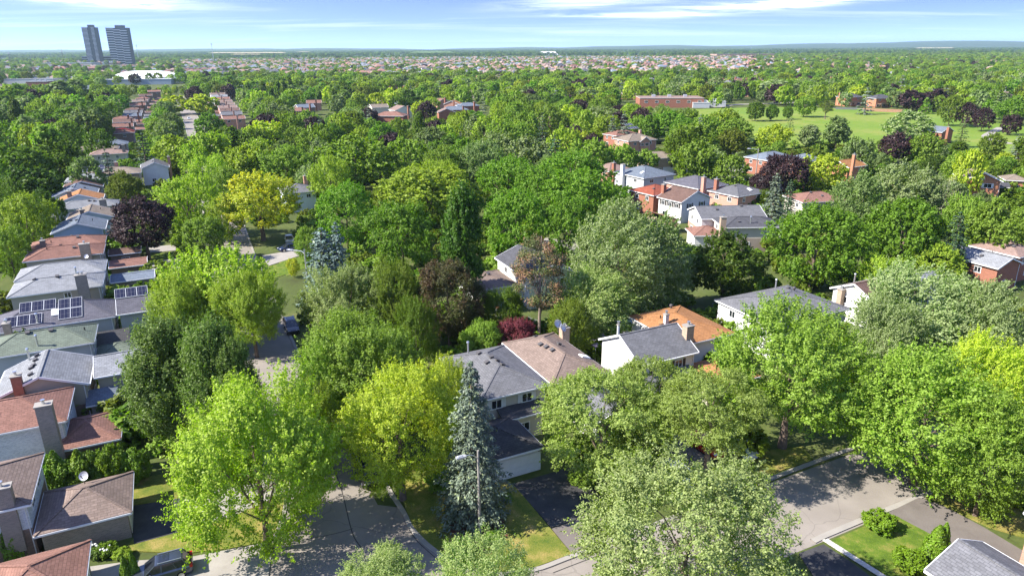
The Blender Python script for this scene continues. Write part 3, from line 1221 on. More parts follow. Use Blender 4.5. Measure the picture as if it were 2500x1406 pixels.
# ground: one sheet to the horizon, finer rings near by
gb_ = MB()
gb_.poly([(-14000, -900, 0), (14000, -900, 0), (14000, 16000, 0), (-14000, 16000, 0)])
go = gb_.build('ground', M_GROUND)
tag(go, kind='structure')
fl = sheet('far_land', [(-13900, 950), (13900, 950), (13900, 15900), (-13900, 15900)], 0.05, M_FAR)

# main street, running away along u, and the cross street below it
S0 = Vector((-3.0, 30.0, 0))
street = [(-6.5, 33), (-16.0, 52), (-33.8, 87), (-46.5, 114), (-61, 145), (-100, 232), (-208, 462), (-300, 650)]
street = smooth([Vector((x, y, 0)) for x, y in street], 5)
ribbon('street', street, 8.4, 0.016, M_ROAD)
cross = [P(1200, 1500), P(1450, 1395), P(1700, 1310), P(1985, 1205), P(2130, 1165)]
c0 = Vector((-14, 34.0, 0))
cross = [Vector((-38, 24, 0)), Vector((-14, 34.2, 0)), Vector((0, 41, 0)), Vector((25.8, 53.4, 0)), Vector((60, 70.2, 0)), Vector((130, 104, 0))]
ribbon('cross_street', cross, 8.3, 0.010, M_ROAD)
# rounded corner of the road between the two
sheet('road_corner', [P(905, 1230), P(985, 1240), P(1012, 1290), P(1050, 1335), P(1110, 1380), P(1200, 1403), P(1320, 1388), P(1330, 1440), P(1000, 1480), P(800, 1440)], 0.022, M_ROAD)
sheet('road_mouth', [P(700, 1200), P(685, 1270), P(668, 1330), P(652, 1420), P(600, 1500), P(1000, 1500), P(900, 1200)], 0.027, M_ROAD)
M_SEAM = plain('tar seam', (.055, .05, .047), 0.7, scale=3)
ribbon('road_seam', smooth([P(800, 1100), P(812, 1135), P(835, 1200), P(860, 1300), P(885, 1345), P(905, 1420)], 4), 0.09, 0.034, M_SEAM)
ribbon('road_seam', smooth([P(672, 1323), P(740, 1318), P(820, 1302), P(862, 1290)], 4), 0.07, 0.034, M_SEAM)
ribbon('road_seam', smooth([P(985, 1260), P(1010, 1310), P(1050, 1350), P(1085, 1378)], 4), 0.07, 0.034, M_SEAM)
ribbon('road_seam', smooth([P(1350, 1398), P(1450, 1360), P(1600, 1310)], 4), 0.07, 0.034, M_SEAM)
# kerbs
KERB = CONCRETE
ribbon('kerb', smooth([P(895, 1080), P(925, 1150), P(952, 1200), P(985, 1250), P(1005, 1290), P(1045, 1332), P(1108, 1378)], 5), 0.42, 0.12, KERB, 0.0)
ribbon('kerb', smooth([P(1108, 1378), P(1200, 1402), P(1300, 1393), P(1380, 1365), P(1450, 1338), P(1560, 1296), P(1720, 1234), P(1880, 1170), P(1985, 1130), P(2110, 1085)], 4), 0.45, 0.12, KERB, 0.0)
ribbon('kerb', smooth([P(708, 1085), P(712, 1140), P(705, 1195), P(690, 1265), P(668, 1320)], 5), 0.35, 0.12, KERB, 0.0)
ribbon('kerb', smooth([P(660, 1335), P(655, 1375), P(648, 1420)], 5), 0.35, 0.12, KERB, 0.0)
ribbon('kerb', [P(1985, 1322), P(2012, 1309), P(2100, 1272), P(2242, 1214), P(2330, 1180), P(2520, 1105)], 0.55, 0.11, KERB, 0.0)
for sg in (-1, 1):
    ribbon('kerb', offset_line(street[8:], sg * 4.35), 0.35, 0.12, KERB, 0.0)

# front lawns, raised to the kerb
sheet('lawn', [P(985, 1225), P(1008, 1290), P(1048, 1330), P(1110, 1375), P(1200, 1398), P(1300, 1388), P(1396, 1353), P(1255, 1185), P(1100, 1140), P(955, 1150)], 0.10, M_LAWN, thick=0.1)
sheet('lawn', [P(700, 1205), P(686, 1265), P(664, 1322), P(560, 1340), P(450, 1352), P(300, 1345), P(330, 1312), P(455, 1290)], 0.10, M_LAWN, thick=0.1)
sheet('lawn', [P(326, 1232), P(325, 1170), P(440, 1150), P(520, 1150), P(520, 1190), P(450, 1218)], 0.06, M_LAWN, thick=0.1)
sheet('lawn', [P(2028, 1322), P(2135, 1275), P(2198, 1254), P(2300, 1312), P(2310, 1420), P(2200, 1425)], 0.10, M_LAWNG, thick=0.1)
sheet('lawn', [P(1860, 1165), P(1985, 1124), P(1960, 1090), P(1800, 1110), P(1750, 1190)], 0.10, M_LAWN, thick=0.1)
sheet('lawn', [P(2250, 1210), P(2520, 1100), P(2560, 1200), P(2560, 1330), P(2420, 1290)], 0.10, M_LAWN, thick=0.1)
for li, pts in enumerate(([(680, 640), (745, 625), (755, 650), (700, 675)], [(360, 620), (430, 618), (430, 632), (362, 634)], [(880, 620), (900, 610), (890, 640), (850, 640)], [(1420, 825), (1460, 815), (1500, 860), (1440, 870)],
            [(1600, 408), (1650, 412), (1640, 425), (1595, 415)], [(640, 655), (700, 640), (700, 670), (640, 690)])):
    sheet('lawn', [P(*q) for q in pts], 0.05 + .004 * li, M_LAWNG)
# driveways
sheet('driveway', [P(1252, 1183), P(1400, 1140), P(1475, 1225), P(1402, 1272), P(1346, 1290)], 0.12, M_DRIVED, thick=0.1)
sheet('driveway_apron', [P(1348, 1292), P(1403, 1274), P(1470, 1230), P(1490, 1318), P(1450, 1334), P(1397, 1352)], 0.116, M_DRIVEM, thick=0.1)
sheet('driveway', [P(318, 1238), P(448, 1216), P(453, 1296), P(328, 1330)], 0.116, M_DRIVED, thick=0.1)
sheet('driveway_apron', [P(449, 1216), P(640, 1175), P(705, 1160), P(708, 1200), P(560, 1265), P(454, 1290)], 0.112, M_PATH, thick=0.1)
sheet('driveway', [P(215, 1420), P(215, 1385), P(330, 1370), P(460, 1362), P(690, 1318), P(664, 1332), P(655, 1420)], 0.108, M_PATH, thick=0.1)
sheet('driveway', [P(2170, 1252), P(2243, 1216), P(2300, 1235), P(2400, 1288), P(2520, 1360), P(2560, 1500), P(2300, 1320)], 0.112, M_DRIVEM, thick=0.1)
sheet('driveway', [P(1950, 1352), P(2010, 1330), P(2080, 1375), P(2140, 1420), P(2000, 1430)], 0.112, M_DRIVED, thick=0.1)
for pts in ([(362, 640), (440, 630), (445, 655), (372, 660)], [(362, 604), (430, 598), (430, 612), (365, 618)], [(640, 625), (750, 605), (752, 618), (655, 650)]):
    sheet('driveway', [P(*q) for q in pts], 0.08, M_PATH)
sheet('driveway', [P(1480, 1110), P(1640, 1040), P(1760, 1110), P(1600, 1190)], 0.10, M_DRIVEM, thick=0.1)
sheet('garden_bed', [P(1095, 1280), P(1110, 1330), P(1180, 1345), P(1240, 1310), P(1230, 1270), P(1150, 1260)], 0.118, M_MULCH)
sheet('front_path', [P(1450, 1085), P(1475, 1080), P(1520, 1115), P(1490, 1145)], 0.128, M_PATH)
# smaller streets further back
ribbon('side_street', smooth([P(1250, 585), P(1330, 595), P(1400, 610), P(1480, 640)], 4), 9, 0.02, M_PATH)
ribbon('side_street', smooth([P(1480, 395), P(1600, 408), P(1700, 420), P(1790, 438), P(1850, 440), P(1990, 420)], 4), 8, 0.02, M_PATH)
ribbon('side_street', smooth([P(1760, 340), P(1785, 370), P(1800, 420)], 4), 7, 0.014, M_PATH)
ribbon('side_street', smooth([P(1160, 300), P(1260, 290), P(1360, 288)], 4), 8, 0.02, M_PATH)
# the park
sheet('park', [P(1690, 268), P(1850, 262), P(2030, 262), P(2190, 271), P(2330, 277), P(2470, 300), P(2560, 320), P(2560, 420), P(2400, 425), P(2200, 380), P(1990, 385), P(1840, 365), P(1700, 300)], 0.07, M_PARK)
ribbon('park_path', smooth([P(2030, 264.5), P(2100, 266), P(2190, 272), P(2260, 276)], 4), 3.2, 0.10, M_PATH)
ribbon('park_path', smooth([P(2445, 312), P(2420, 325), P(2408, 334), P(2425, 343), P(2470, 352)], 4), 4.0, 0.10, M_PATH)
ribbon('park_path', smooth([P(1745, 263), P(1800, 256), P(1860, 254), P(1960, 250)], 4), 6.0, 0.10, M_PATH)

# ------------------------------------------------------------------ the houses of the street on the left, near to far
LR = 'houses down the street with the parked dark SUV'
h = House('red-brown hip roofed garage and house in the lower left corner of the view',
          [B(('FR', 222, 1317), 2.7, 7.0, 7.2, roof='redbrown', wall='taupebrick', p=.42, gd=('R', .5, 4.6)), B(('FR', -108, 1352), 5.2, 9.5, 8.5, roof='redbrown', wall='whitebrick', wall2='brickbrown')], group=LR, vents=0)
hb = House('taupe shingled house with a satellite dish on its garage roof',
           [B(('NR', 75, 1230), 5.2, 10.5, 8.5, roof='taupe', wall='whitebrick', wall2='brickbrown', nwin=False), B(('FR', 326, 1150), 2.7, 7.1, 6.8, roof='taupe', wall='taupebrick', p=.42, gd=('R', .5, 4.8))],
           group=LR, vents=1, chim=[(2, 1190, 7.0, 1.3, .8, 'taupebrick', 1)])
hb.dish(205, 1161, 3.9, -0.4, 1.15)
hc = House('red-brown roofed house with white brick walls and one tall taupe chimney',
           [B(('FR', 182, 943), 5.2, 12.5, 8.3, roof='redbrown', wall='whitebrick', nwin=False), B(('NR', 295, 1070), 2.7, 6.3, 7.0, roof='redbrown', wall='brickbrown', p=.36, gd=('R', .5, 4.6))],
           group=LR, vents=2, chim=[(106, 988, 8.1, 1.35, 1.0, 'taupebrick', 1)])
hd = House('pale grey gabled house with beige siding and a dark brick chimney',
           [B(('NR', 218, 936), 5.2, 8.9, 8.0, roof='ltgrey', wall='beige', t='gaby', wall2='brickbrown', nwin=False), B(('NL', 229, 922), 5.2, 6.5, 6.4, roof='ltgrey', wall='beige', t='gabx', nwin=False),
            B(('NR', 290, 977), 2.9, 3.2, 2.0, roof='bluegrey', wall='beige', t='shedn', p=.5)], group=LR, vents=1, chim=[(38, 918, 7.4, .9, .8, 'brickred', 1)])
for px, py in ((92, 870), (88, 881), (83, 894), (76, 916)):
    hd.put_px(0, 'roof_vent', px, py)
hd.put_px(0, 'vent_pipe', 75, 872)
he = House('house with a mossy green hip roof below the solar panels',
           [B(('FR', 239, 789), 5.2, 12.0, 7.2, roof='green', wall='greyside', nwin=False), B(('NL', 232, 880), 2.8, 5.5, 5.0, roof='green', wall='brickbrown')], group=LR, vents=0)
he.put_px(0, 'vent_pipe', 93, 845)
he.put_px(0, 'roof_vent', 125, 808)
he.put_px(0, 'roof_vent', 68, 814)
he.put_px(0, 'plumbing_vent', 207, 806)
hf = House('dark purple-grey roofed house carrying three arrays of solar panels',
           [B(('NR', 282, 772), 5.2, 14.5, 7.8, roof='purplegrey', wall='greyside', nwin=False, p=.47), B(('NL', 285, 769), 5.2, 6.6, 6.6, roof='purplegrey', wall='greyside', t='gabx', nwin=False, p=.47),
            B(('NR', 318, 838), 2.7, 4.0, 3.0, roof='black', wall='brickbrown', t='shedn', p=.4)], group=LR, vents=0, chim=[(15, 790, 6.8, .8, .8, 'tanbrick', 1)])
hf.panels(0, 63, 753, 3, 1)
hf.panels(0, 27, 789, 3, 1)
hf.panels(0, 158, 744, 2, 2)
hf.panels(1, 281, 734, 3, 1)
hf.put_px(0, 'skylight', 135, 764)
hf.put_px(0, 'vent_pipe', 93, 790)
hg = House('pair of joined pale grey hip roofs with a wide taupe chimney',
           [B(('NR', 250, 697), 5.2, 12.5, 7.5, roof='ltgrey', wall='beige', p=.36, nwin=False), B(('FR', 262, 633), 5.2, 12.7, 7.45, roof='ltgrey', wall='beige', p=.36),
            B(('FR', 378, 657), 2.8, 6.8, 5.2, roof='bluegrey', wall='stucco', t='gabx', p=.2, gd=('R', .5, 4))], group=LR, vents=4, chim=[(196, 672, 7.6, 1.5, .8, 'taupebrick', 2)])
hg.window(hg.blocks[0], 'N', .62, 4.3, 1.0, .9)
hh = House('red-brown roofed house with a wide tan chimney and a white satellite dish',
           [B(('NR', 252, 618), 5.2, 12.3, 7.6, roof='redbrown', wall='beige', p=.34, nwin=False), B(('FR', 360, 626), 2.8, 6.2, 5.6, roof='redbrown', wall='brickbrown', t='gabx', p=.2, gd=('R', .5, 4))],
           group=LR, vents=3, chim=[(205, 596, 7.3, 1.6, .9, 'tanbrick', 1)])
hh.dish(211, 626, 6.9, -0.4)
hi = House('house with a plain red-brown roof next to the blue gable wall', [B(('NR', 256, 594), 5.2, 12.5, 7.0, roof='redbrown', wall='beige', p=.36), B(('FR', 345, 600), 2.8, 5.6, 5.0, roof='brown', wall='brickbrown', t='gabx', p=.2)],
           group=LR, vents=2, chim=[(103, 588, 6.8, .8, .8, 'brickbrown', 1)])
hi.put_px(0, 'turbine_vent', 176, 572)
House('house with a pale blue gable wall and grey roof', [B(('NR', 257, 559), 5.2, 9.6, 8.8, roof='bluegrey', wall='blue', t='gaby', p=.36, nwin=False)], group=LR, vents=3, chim=[(130, 530, 6.6, .8, .8, 'tanbrick', 1)])
House('tan-grey roofed house with a white gable behind the blue one', [B(('NR', 277, 529), 5.2, 9.0, 8.5, roof='tan', wall='mint', t='gaby', p=.36, nwin=False)], group=LR, vents=2, chim=[(199, 513, 7.2, .7, .7, 'brickbrown', 1)])
House('house with a wide pale grey roof and pale blue side wall', [B(('NL', 134, 514), 5.2, 12.8, 7.0, roof='ltgrey', wall='greyside', p=.36, nwin=False)], group=LR, vents=3, chim=[(250, 488, 7.0, 1.4, .8, 'taupebrick', 1)])
House('orange roofed gable house among grey roofs down the street', [B(('NL', 137, 497), 5.2, 9.8, 8.0, roof='orange', wall='mint', t='gaby', p=.36, nwin=False)], group=LR, vents=1, chim=[(168, 468, 7.6, .9, .9, 'brickbrown', 1)])
House('grey gable roofed house with a pale wall behind the orange roof', [B(('NL', 125, 482), 5.2, 10.0, 8.0, roof='bluegrey', wall='greyside', t='gaby', p=.36, nwin=False)], group=LR, vents=3)
House('small brown roof between the grey gable and the solar roof down the street', [B(('NR', 251, 455), 5.2, 9.5, 7.5, roof='brown', wall='brickbrown', t='gaby', p=.36)], group=LR, vents=1)
hs = House('pale roofed house with solar panels between two pinkish chimneys', [B(('NR', 262, 438), 5.2, 10.5, 8.0, roof='ltgrey', wall='mint', p=.36)], group=LR, vents=0,
           chim=[(185, 426, 7.4, .9, .9, 'brickpink', 1), (249, 420, 7.6, 1.0, 1.0, 'brickpink', 1)])
hs.panels(0, 213, 422, 4, 2)
House('broad taupe hip roofed house with a pinkish chimney', [B(('NR', 345, 422), 5.2, 15, 9.5, roof='tan', wall='tanbrick', p=.34)], group=LR, vents=1, chim=[(283, 397, 8.0, 1.0, .9, 'brickpink', 1)])
House('white gabled house with a grey roof and small chimney beside lime trees', [B(('NL', 343, 413), 5.2, 8.0, 10, roof='grey', wall='white', t='gaby', p=.42, nwin=False)], group=LR, vents=1, chim=[(411, 383, 7.6, .8, .8, 'brickpink', 1)])
House('pinkish tan hip roofed house with a taupe chimney behind dark trees', [B(('NR', 312, 374), 5.2, 12, 8.0, roof='pink', wall='cream', p=.36)], group=LR, vents=1, chim=[(300, 354, 8.0, 1.0, .9, 'taupebrick', 1)])
House('tan roofed house with a skylight just past the blue-grey roof', [B(('NR', 290, 362), 5.2, 14, 7.0, roof='tan', wall='tanbrick', p=.36)], group=LR, vents=1, chim=[(231, 345, 7.4, 1.0, .9, 'stucco', 1)])
House('blue-grey roofed house in front of the bright red roof edge', [B(('NR', 312, 351), 5.2, 14, 8.5, roof='bluegrey', wall='brickbrown', p=.38)], group=LR, vents=1, chim=[(238, 326, 8.0, 1.0, .9, 'brickred', 1)])
hr = House('brown roofed house with a bright red strip along its roof', [B(('NR', 329, 324), 5.2, 13, 8.0, roof='redbrown', wall='brickbrown', p=.36)], group=LR, vents=2)
l0 = hr.blocks[0]
sb = MB()
for q in range(1):
    xa, xb, ya = l0['x0'], l0['x0'] + l0['w'], l0['y0'] + l0['d'] / 2
    sb.poly([(xa, ya - .2, l0['z'] + .3), (xa + 3.9, ya - .2, l0['z'] + l0['ht'] + .15), (xa + 3.9, ya - 1.3, l0['z'] + l0['ht'] + .0 - .25), (xa, ya - 1.3, l0['z'] + .12)])
    sb.bar((xa + 3.9, ya - .4, l0['z'] + l0['ht'] + .12), (xb - 3.9, ya - .4, l0['z'] + l0['ht'] + .12), 1.1, .3).bar((xb - 3.9, ya - .4, l0['z'] + l0['ht'] + .12), (xb - .2, ya - .4, l0['z'] + .4), 1.1, .3)
    sb.bar((xa + .2, ya - .4, l0['z'] + .4), (xa + 3.9, ya - .4, l0['z'] + l0['ht'] + .12), 1.1, .3)
sb.build('metal_roof_strip', plain('bright red roofing', (.62, .055, .05), 0.5), hr.root)
k = 0
for px, py, w, rf in ((326, 309, 10, 'redbrown'), (330, 298, 10, 'brown'), (322, 290, 9, 'redbrown'), (346, 283, 9.5, 'bluegrey'), (348, 276, 9.5, 'grey'), (350, 268, 10, 'brown'), (356, 257, 9.5, 'redbrown'), (362, 248, 10, 'taupe'), (366, 241, 9.5, 'redbrown'), (372, 234, 9.5, 'brown'), (392, 224, 10, 'redbrown')):
    k += 1
    House(('%s roofed link house, number %s of the row beyond the bright red roof' % ({'redbrown': 'red-brown', 'bluegrey': 'blue-grey'}.get(rf, rf), ('one', 'two', 'three', 'four', 'five', 'six', 'seven', 'eight', 'nine', 'ten', 'eleven')[k - 1])),
          [B(('NR', px, py), 5.5, w, 7.5, roof=rf, wall='brickbrown', t='gabx' if k % 3 else 'hip', p=.34), B(('NL', px + 4, py + 8), 2.8, 5.5, 6, roof=rf, wall='brickbrown', t='gabx', p=.3)], group='link houses in the row beyond the red roof', vents=1, detail=1,
          chim=[(px - 10, py - 9, 8.0, .8, .8, 'brickred', 0)])
k = 0
for px, py, w, rf, wl in ((600, 290, 11, 'redbrown', 'brickpink'), (592, 279, 11, 'grey', 'brickpink'), (586, 270, 11, 'brown', 'brickpink'), (580, 263, 11, 'pink', 'brickpink'), (574, 256, 11, 'taupe', 'brickpink'), (568, 249, 11, 'pink', 'brickpink'), (562, 242, 11, 'redbrown', 'white'), (556, 236, 11, 'ltgrey', 'white'), (550, 231, 11, 'taupe', 'white')):
    k += 1
    House('%s roofed link house across the street, %s in line from the near end' % ({'redbrown': 'red-brown', 'ltgrey': 'pale grey'}.get(rf, rf), ('first', 'second', 'third', 'fourth', 'fifth', 'sixth', 'seventh', 'eighth', 'ninth')[k - 1]),
          [B(('NR', px, py), 5.5, w, 8.5, roof=rf, wall=wl, t='gabx', p=.3), B(('NR', px - 48, py + 4), 2.8, 6, 6, roof=rf, wall=wl, t='gabx', p=.3)], group='link houses on the far side of the long street', vents=1, detail=1, chim=[(px - 22, py - 8, 8.0, .8, .8, 'brickpink', 0)])

# ------------------------------------------------------------------ the corner house and its neighbours on the cross street
h1 = House('cream sided house with a grey and brown hip roof and double garage behind the spruce',
           [B(('NR', 1344, 939), 5.2, 8.4, 12.0, roof='grey', wall='cream', p=.36, nwin=False), B(('NL', 1348, 939), 5.2, 7.4, 12.8, roof='taupe', wall='stucco', p=.40),
            B(('NR', 1328, 1091), 2.75, 6.6, 7.2, roof='black', wall='white', t='hip', p=.36, gd=('N', .62, 4.9)), B(('NR', 1336, 1002), 3.0, 5.2, 1.8, roof='black', wall='cream', t='shedn', p=.35)], vents=0,
           chim=[(1378, 800, 6.6, 1.0, .9, 'tanbrick', 1)])
for px, py in ((1308, 824), (1320, 843), (1334, 849), (1349, 857), (1364, 842)):
    h1.put_px(1, 'roof_vent', px, py)
h1.put_px(1, 'skylight', 1427, 862)
for px, py in ((1170, 864), (1200, 874), (1213, 882), (1226, 892)):
    h1.put_px(0, 'roof_vent', px, py)
h1.put_px(0, 'vent_pipe', 1143, 862)
h1.put_px(0, 'roof_vent', 1189, 887)
h1.window(h1.blocks[0], 'N', .70, 4.15, 1.3, 1.1, 2, 'white shutter')
h1.window(h1.blocks[0], 'N', .22, 4.15, 1.3, 1.1, 2, 'white shutter')
h1.dish(1361, 790, 7.4, 0.2, 1.5)
h1.dish(1374, 801, 7.0, 0.5, 1.3)
h2 = House('white gabled house with a dark grey shingle roof beside the orange roof',
           [B(('NR', 1706, 859), 5.2, 8.6, 8.8, roof='grey', wall='white', lwin=False, t='gabx', p=.50, shutter='dark shutter'), B(('NR', 1716, 925), 2.8, 7.0, 4.5, roof='grey', wall='white', t='shedn', p=.3), B(('NR', 1560, 1010), 2.8, 5.6, 6.5, roof='grey', wall='white', t='gaby', p=.4, gd=('N', .5, 4.6))], vents=0)
for px, py in ((1528, 813), (1577, 802), (1616, 793)):
    h2.put_px(0, 'roof_vent', px, py + 1)
h2.chimney(1510, 794, 7.0, .22, .22, 'whitebrick', 1, 5.5)
h3 = House('house with a broad low orange roof, brick chimney and metal flue',
           [B(('FR', 1660, 746), 5.2, 8.9, 11.3, roof='orange', wall='white', p=.27), B(('NR', 1858, 918), 2.8, 7.5, 6.5, roof='orange', wall='cream', t='hip', p=.3, gd=('N', .5, 4.6))], vents=0, chim=[(1681, 795, 7.8, 1.1, .9, 'tanbrick', 1), (1627, 768, 7.0, .5, .5, 'greyside', 1)])
h3.put_px(0, 'turbine_vent', 1638, 753)
h3.put_px(0, 'plumbing_vent', 1612, 777)
h4 = House('wide grey hip roofed house between the cedar spire and the white gable', [B(('FR', 1923, 696), 5.2, 14.5, 11.4, roof='grey', wall='white', p=.28)], vents=0)
h4.put_px(0, 'vent_pipe', 1893, 704)
h4.put_px(0, 'roof_vent', 1925, 706)
h4.put_px(0, 'turbine_vent', 1938, 710)
h5 = House('white gabled house with a dark brown roof and twin pot brick chimney', [B(('NL', 2140, 742), 5.2, 9.5, 8.0, roof='brown', wall='white', t='gabx', p=.45, nwin=False), B(('FR', 2225, 668), 5.2, 8, 7, roof='ltgrey', wall='white', t='gabx', p=.4)], vents=0,
           chim=[(2058, 706, 5.6, 1.3, .8, 'tanbrick', 2)])
h5.put_px(0, 'vent_pipe', 2085, 690)
House('pale grey gable roofed house with a white and brick wall near the brown-pink roof', [B(('NL', 2438, 656), 4.6, 7.0, 12.0, roof='ltgrey', wall='brickred', t='gaby', p=.38, nwin=False)], vents=2)
House('taupe-pink roofed house cut by the edge of the view', [B(('NL', 2490, 629), 4.8, 9.0, 9.0, roof='pink', wall='brickred', p=.36)], vents=2)
apx = P(2340, 1316, 4.4)
eav = apx - v26 * 3.5
epx = proj((eav.x, eav.y, 2.9))
h8 = House('grey roofed house with pink brick wall in the lower right corner of the view', [B(('FL', epx[0], epx[1]), 2.9, 7.0, 9.0, roof='grey', wall='brickpink', t='gaby', p=.43), B(('FL', 2500, 1250), 5.2, 8.0, 9.0, roof='grey', wall='brickpink', t='hip', p=.4)], vents=0, wins=None)
h9 = House('white walled house with a dark grey roof behind the half brown pine', [B(('FL', 1208, 629), 5.2, 9.0, 13.5, roof='dkgrey', wall='white', t='gaby', p=.40), B(('NL', 1150, 712), 3.0, 8.5, 9.0, roof='taupe', wall='white', t='hip', p=.3)], ang=24, vents=2)
h9.put_px(1, 'roof_vent', 1170, 668)
h9.put_px(1, 'roof_vent', 1192, 670)
h9.put_px(1, 'vent_pipe', 1163, 648)
House('pale mint sided house with a grey roof and pinkish chimney behind the golden tree', [B(('NR', 775, 466), 5.2, 8.5, 9.0, roof='grey', wall='mint', p=.36, nwin=True), B(('NR', 790, 441), 5.2, 6, 8.5, roof='grey', wall='tanbrick', p=.36)], vents=1, chim=[(745, 430, 8.0, 1.0, .9, 'brickpink', 1)])

# ------------------------------------------------------------------ the cluster around the bend, right of the middle
CB = 'houses round the bend behind the big silver maple'
House('white sided house with a brown gable roof and three shuttered windows', [B(('NL', 1664, 495), 5.2, 10.5, 8.2, roof='brown', wall='white', t='gaby', p=.42, shutter='dark shutter'), B(('NR', 1661, 538), 2.9, 3.2, 8.0, roof='redbrown', wall='tanbrick', t='shedr', p=.4)], ang=33, group=CB, vents=0)
House('red hip roofed brick house beside the shuttered white house', [B(('NL', 1596, 478), 5.2, 9.5, 9.0, roof='red', wall='brickred', p=.36, nwin=False)], ang=33, group=CB, vents=1, chim=[(1621, 451, 8.0, .9, .9, 'brickred', 1)])
House('purple-grey hip roofed house with brick chimneys behind the red roof', [B(('NL', 1705, 462), 5.2, 11.5, 12.5, roof='purplegrey', wall='brickpink', p=.36)], ang=33, group=CB, vents=1, chim=[(1719, 433, 8.4, .9, .9, 'brickpink', 1), (1750, 438, 8.2, .9, .9, 'brickred', 1)])
hq = House('pale brick house with a grey hip roof near the purple tree', [B(('NL', 1803, 481), 5.2, 11.0, 10.0, roof='grey', wall='brickpink', p=.36)], ang=33, group=CB, vents=2)
hq.put_px(0, 'skylight', 1830, 464)
hq = House('blue-grey hip roofed house with grey siding and a skylight', [B(('NL', 1572, 436), 5.2, 12.5, 13.0, roof='bluegrey', wall='greyside', p=.36)], ang=33, group=CB, vents=1, chim=[(1521, 402, 8.0, 1.0, 1.0, 'white' if 'white' in WALL else 'cream', 0)])
hq.put_px(0, 'skylight', 1568, 422)
House('pinkish taupe roofed house by the side street', [B(('NR', 1543, 412), 5.2, 9.0, 9.0, roof='pink', wall='brickpink', p=.36)], ang=33, group=CB, vents=0, chim=[(1499, 398, 7.6, .9, .9, 'brickred', 1)])
House('long grey roofed house with three roof vents in a row', [B(('NL', 1712, 535), 5.2, 14.5, 9.5, roof='grey', wall='white', wall2='brickpink', t='gabx', p=.36, nwin=False)], ang=4, group=CB, vents=3)
hq = House('cream sided house with a dark grey roof and tan chimney', [B(('NL', 1768, 556), 5.2, 12.5, 8.0, roof='dkgrey', wall='cream', t='hip', p=.32, wall2='stucco', nwin=False), B(('NR', 1775, 575), 2.9, 7, 6.5, roof='redbrown', wall='white', t='hip', p=.4)], ang=2, group=CB, vents=1,
           chim=[(1766, 531, 7.8, 1.1, .9, 'tanbrick', 1)])
hq.put_px(0, 'vent_pipe', 1832, 546)
House('low red-brown roofed house with a cream wall beyond the spruce', [B(('NL', 1960, 495), 4.8, 12.0, 9.0, roof='redbrown', wall='cream', p=.34)], ang=10, group=CB, vents=3)
House('dark blue-grey roof showing above the round purple tree', [B(('NR', 1945, 384), 5.2, 14, 10, roof='bluegrey', wall='brickred', p=.36)], ang=30, group=CB, vents=0)
House('dark grey roof showing between purple and lime trees', [B(('NR', 2015, 390), 5.2, 9, 9, roof='bluegrey', wall='brickred', p=.4)], ang=30, group=CB, vents=0)
House('orange roofed house with a tall thin brick chimney', [B(('NL', 2072, 410), 5.2, 9, 8, roof='orange', wall='brickorange', t='gabx', p=.42)], ang=30, group=CB, vents=0, chim=[(2086, 378, 9.6, .8, .8, 'brickorange', 1)])
ho = House('orange brick gabled house with a round white attic window', [B(('NR', 2450, 444), 5.6, 9.5, 10, roof='taupe', wall='brickorange', t='gaby', p=.45, nwin=False, wall2='brickorange'), B(('NL', 2455, 440), 3.5, 6, 7, roof='tan', wall='brickorange', p=.4), B(('NL', 2392, 455), 2.9, 7.5, 2.5, roof='dkgrey', wall='brickorange', t='shedn', p=.4)], ang=-18, vents=0)
ho.window(ho.blocks[0], 'N', .66, 4.3, 1.9, 1.2, 2, 'white shutter')
bl = ho.blocks[0]
fl_ = MB()
xm = (bl['wall_rect'][0] + bl['wall_rect'][1]) / 2
fl_.tube([(xm, bl['wall_rect'][2] + .02, 6.2), (xm, bl['wall_rect'][2] - .06, 6.2)], .48, 16)
fl_.build('round_window', WHITE, ho.root)
hq = House('brown roofed brick house with blue solar panels behind the purple tree', [B(('NR', 1562, 327), 5.2, 13, 9, roof='redbrown', wall='brickred', p=.36)], ang=33, vents=0, chim=[(1563, 318, 8.2, .9, .9, 'brickpink', 0)])
hq.panels(0, 1536, 319, 4, 1)
hq.panels(0, 1541, 309, 3, 1)
House('tan hip roofed house with orange-pink brick and white windows', [B(('NR', 1606, 341), 5.8, 13.5, 11.0, roof='tan', wall='brickpink', p=.40), B(('NR', 1590, 345), 5.4, 5, 3, roof='tan', wall='brickpink', t='gaby', p=.7)], ang=24, vents=1)
House('tan brick house with a garage seen through trees beyond the side street', [B(('NR', 1660, 384), 5.2, 12, 9, roof='tan', wall='tanbrick', p=.36, gd=('N', .7, 4.5))], ang=20, vents=0)
# houses on the park edge
for px, py, lab in ((2108, 237, 'orange brick house with a dark roof at the park edge, nearer the red deck'), (2184, 240, 'orange brick house with a dark roof at the park edge, beside two spruces')):
    hq = House(lab, [B(('NR', px, py), 6.2, 14, 11, roof='dkgrey', wall='brickorange', p=.42)], ang=12, vents=0, group='brick houses facing the park', chim=[(px - 57 if px < 2150 else px + 0, py - 10, 9.0, 1, 1, 'brickorange', 0)])
    MB().box((4.5, -1.8, 2.6), (6, 3.6, .25)).box((2, -3.4, 1.3), (.2, .2, 2.6)).box((7, -3.4, 1.3), (.2, .2, 2.6)).box((4.5, -3.5, 3.2), (6, .1, .9)).build('balcony_deck', WOOD, hq.root)
    for w_ in (.15, .5, .82):
        hq.window(hq.blocks[0], 'N', w_, 1.6, 2.2, 1.6, 2)

# ------------------------------------------------------------------ trees one can point at, near to far: kind, shape, leaf colour, top of crown in the picture, crown width there, height
HOUSES = []
for o in list(COL.objects):
    if o.name.split('.')[0] == 'house' and o.type == 'EMPTY':
        HOUSES.append((o.location.x, o.location.y))
MANUAL = []


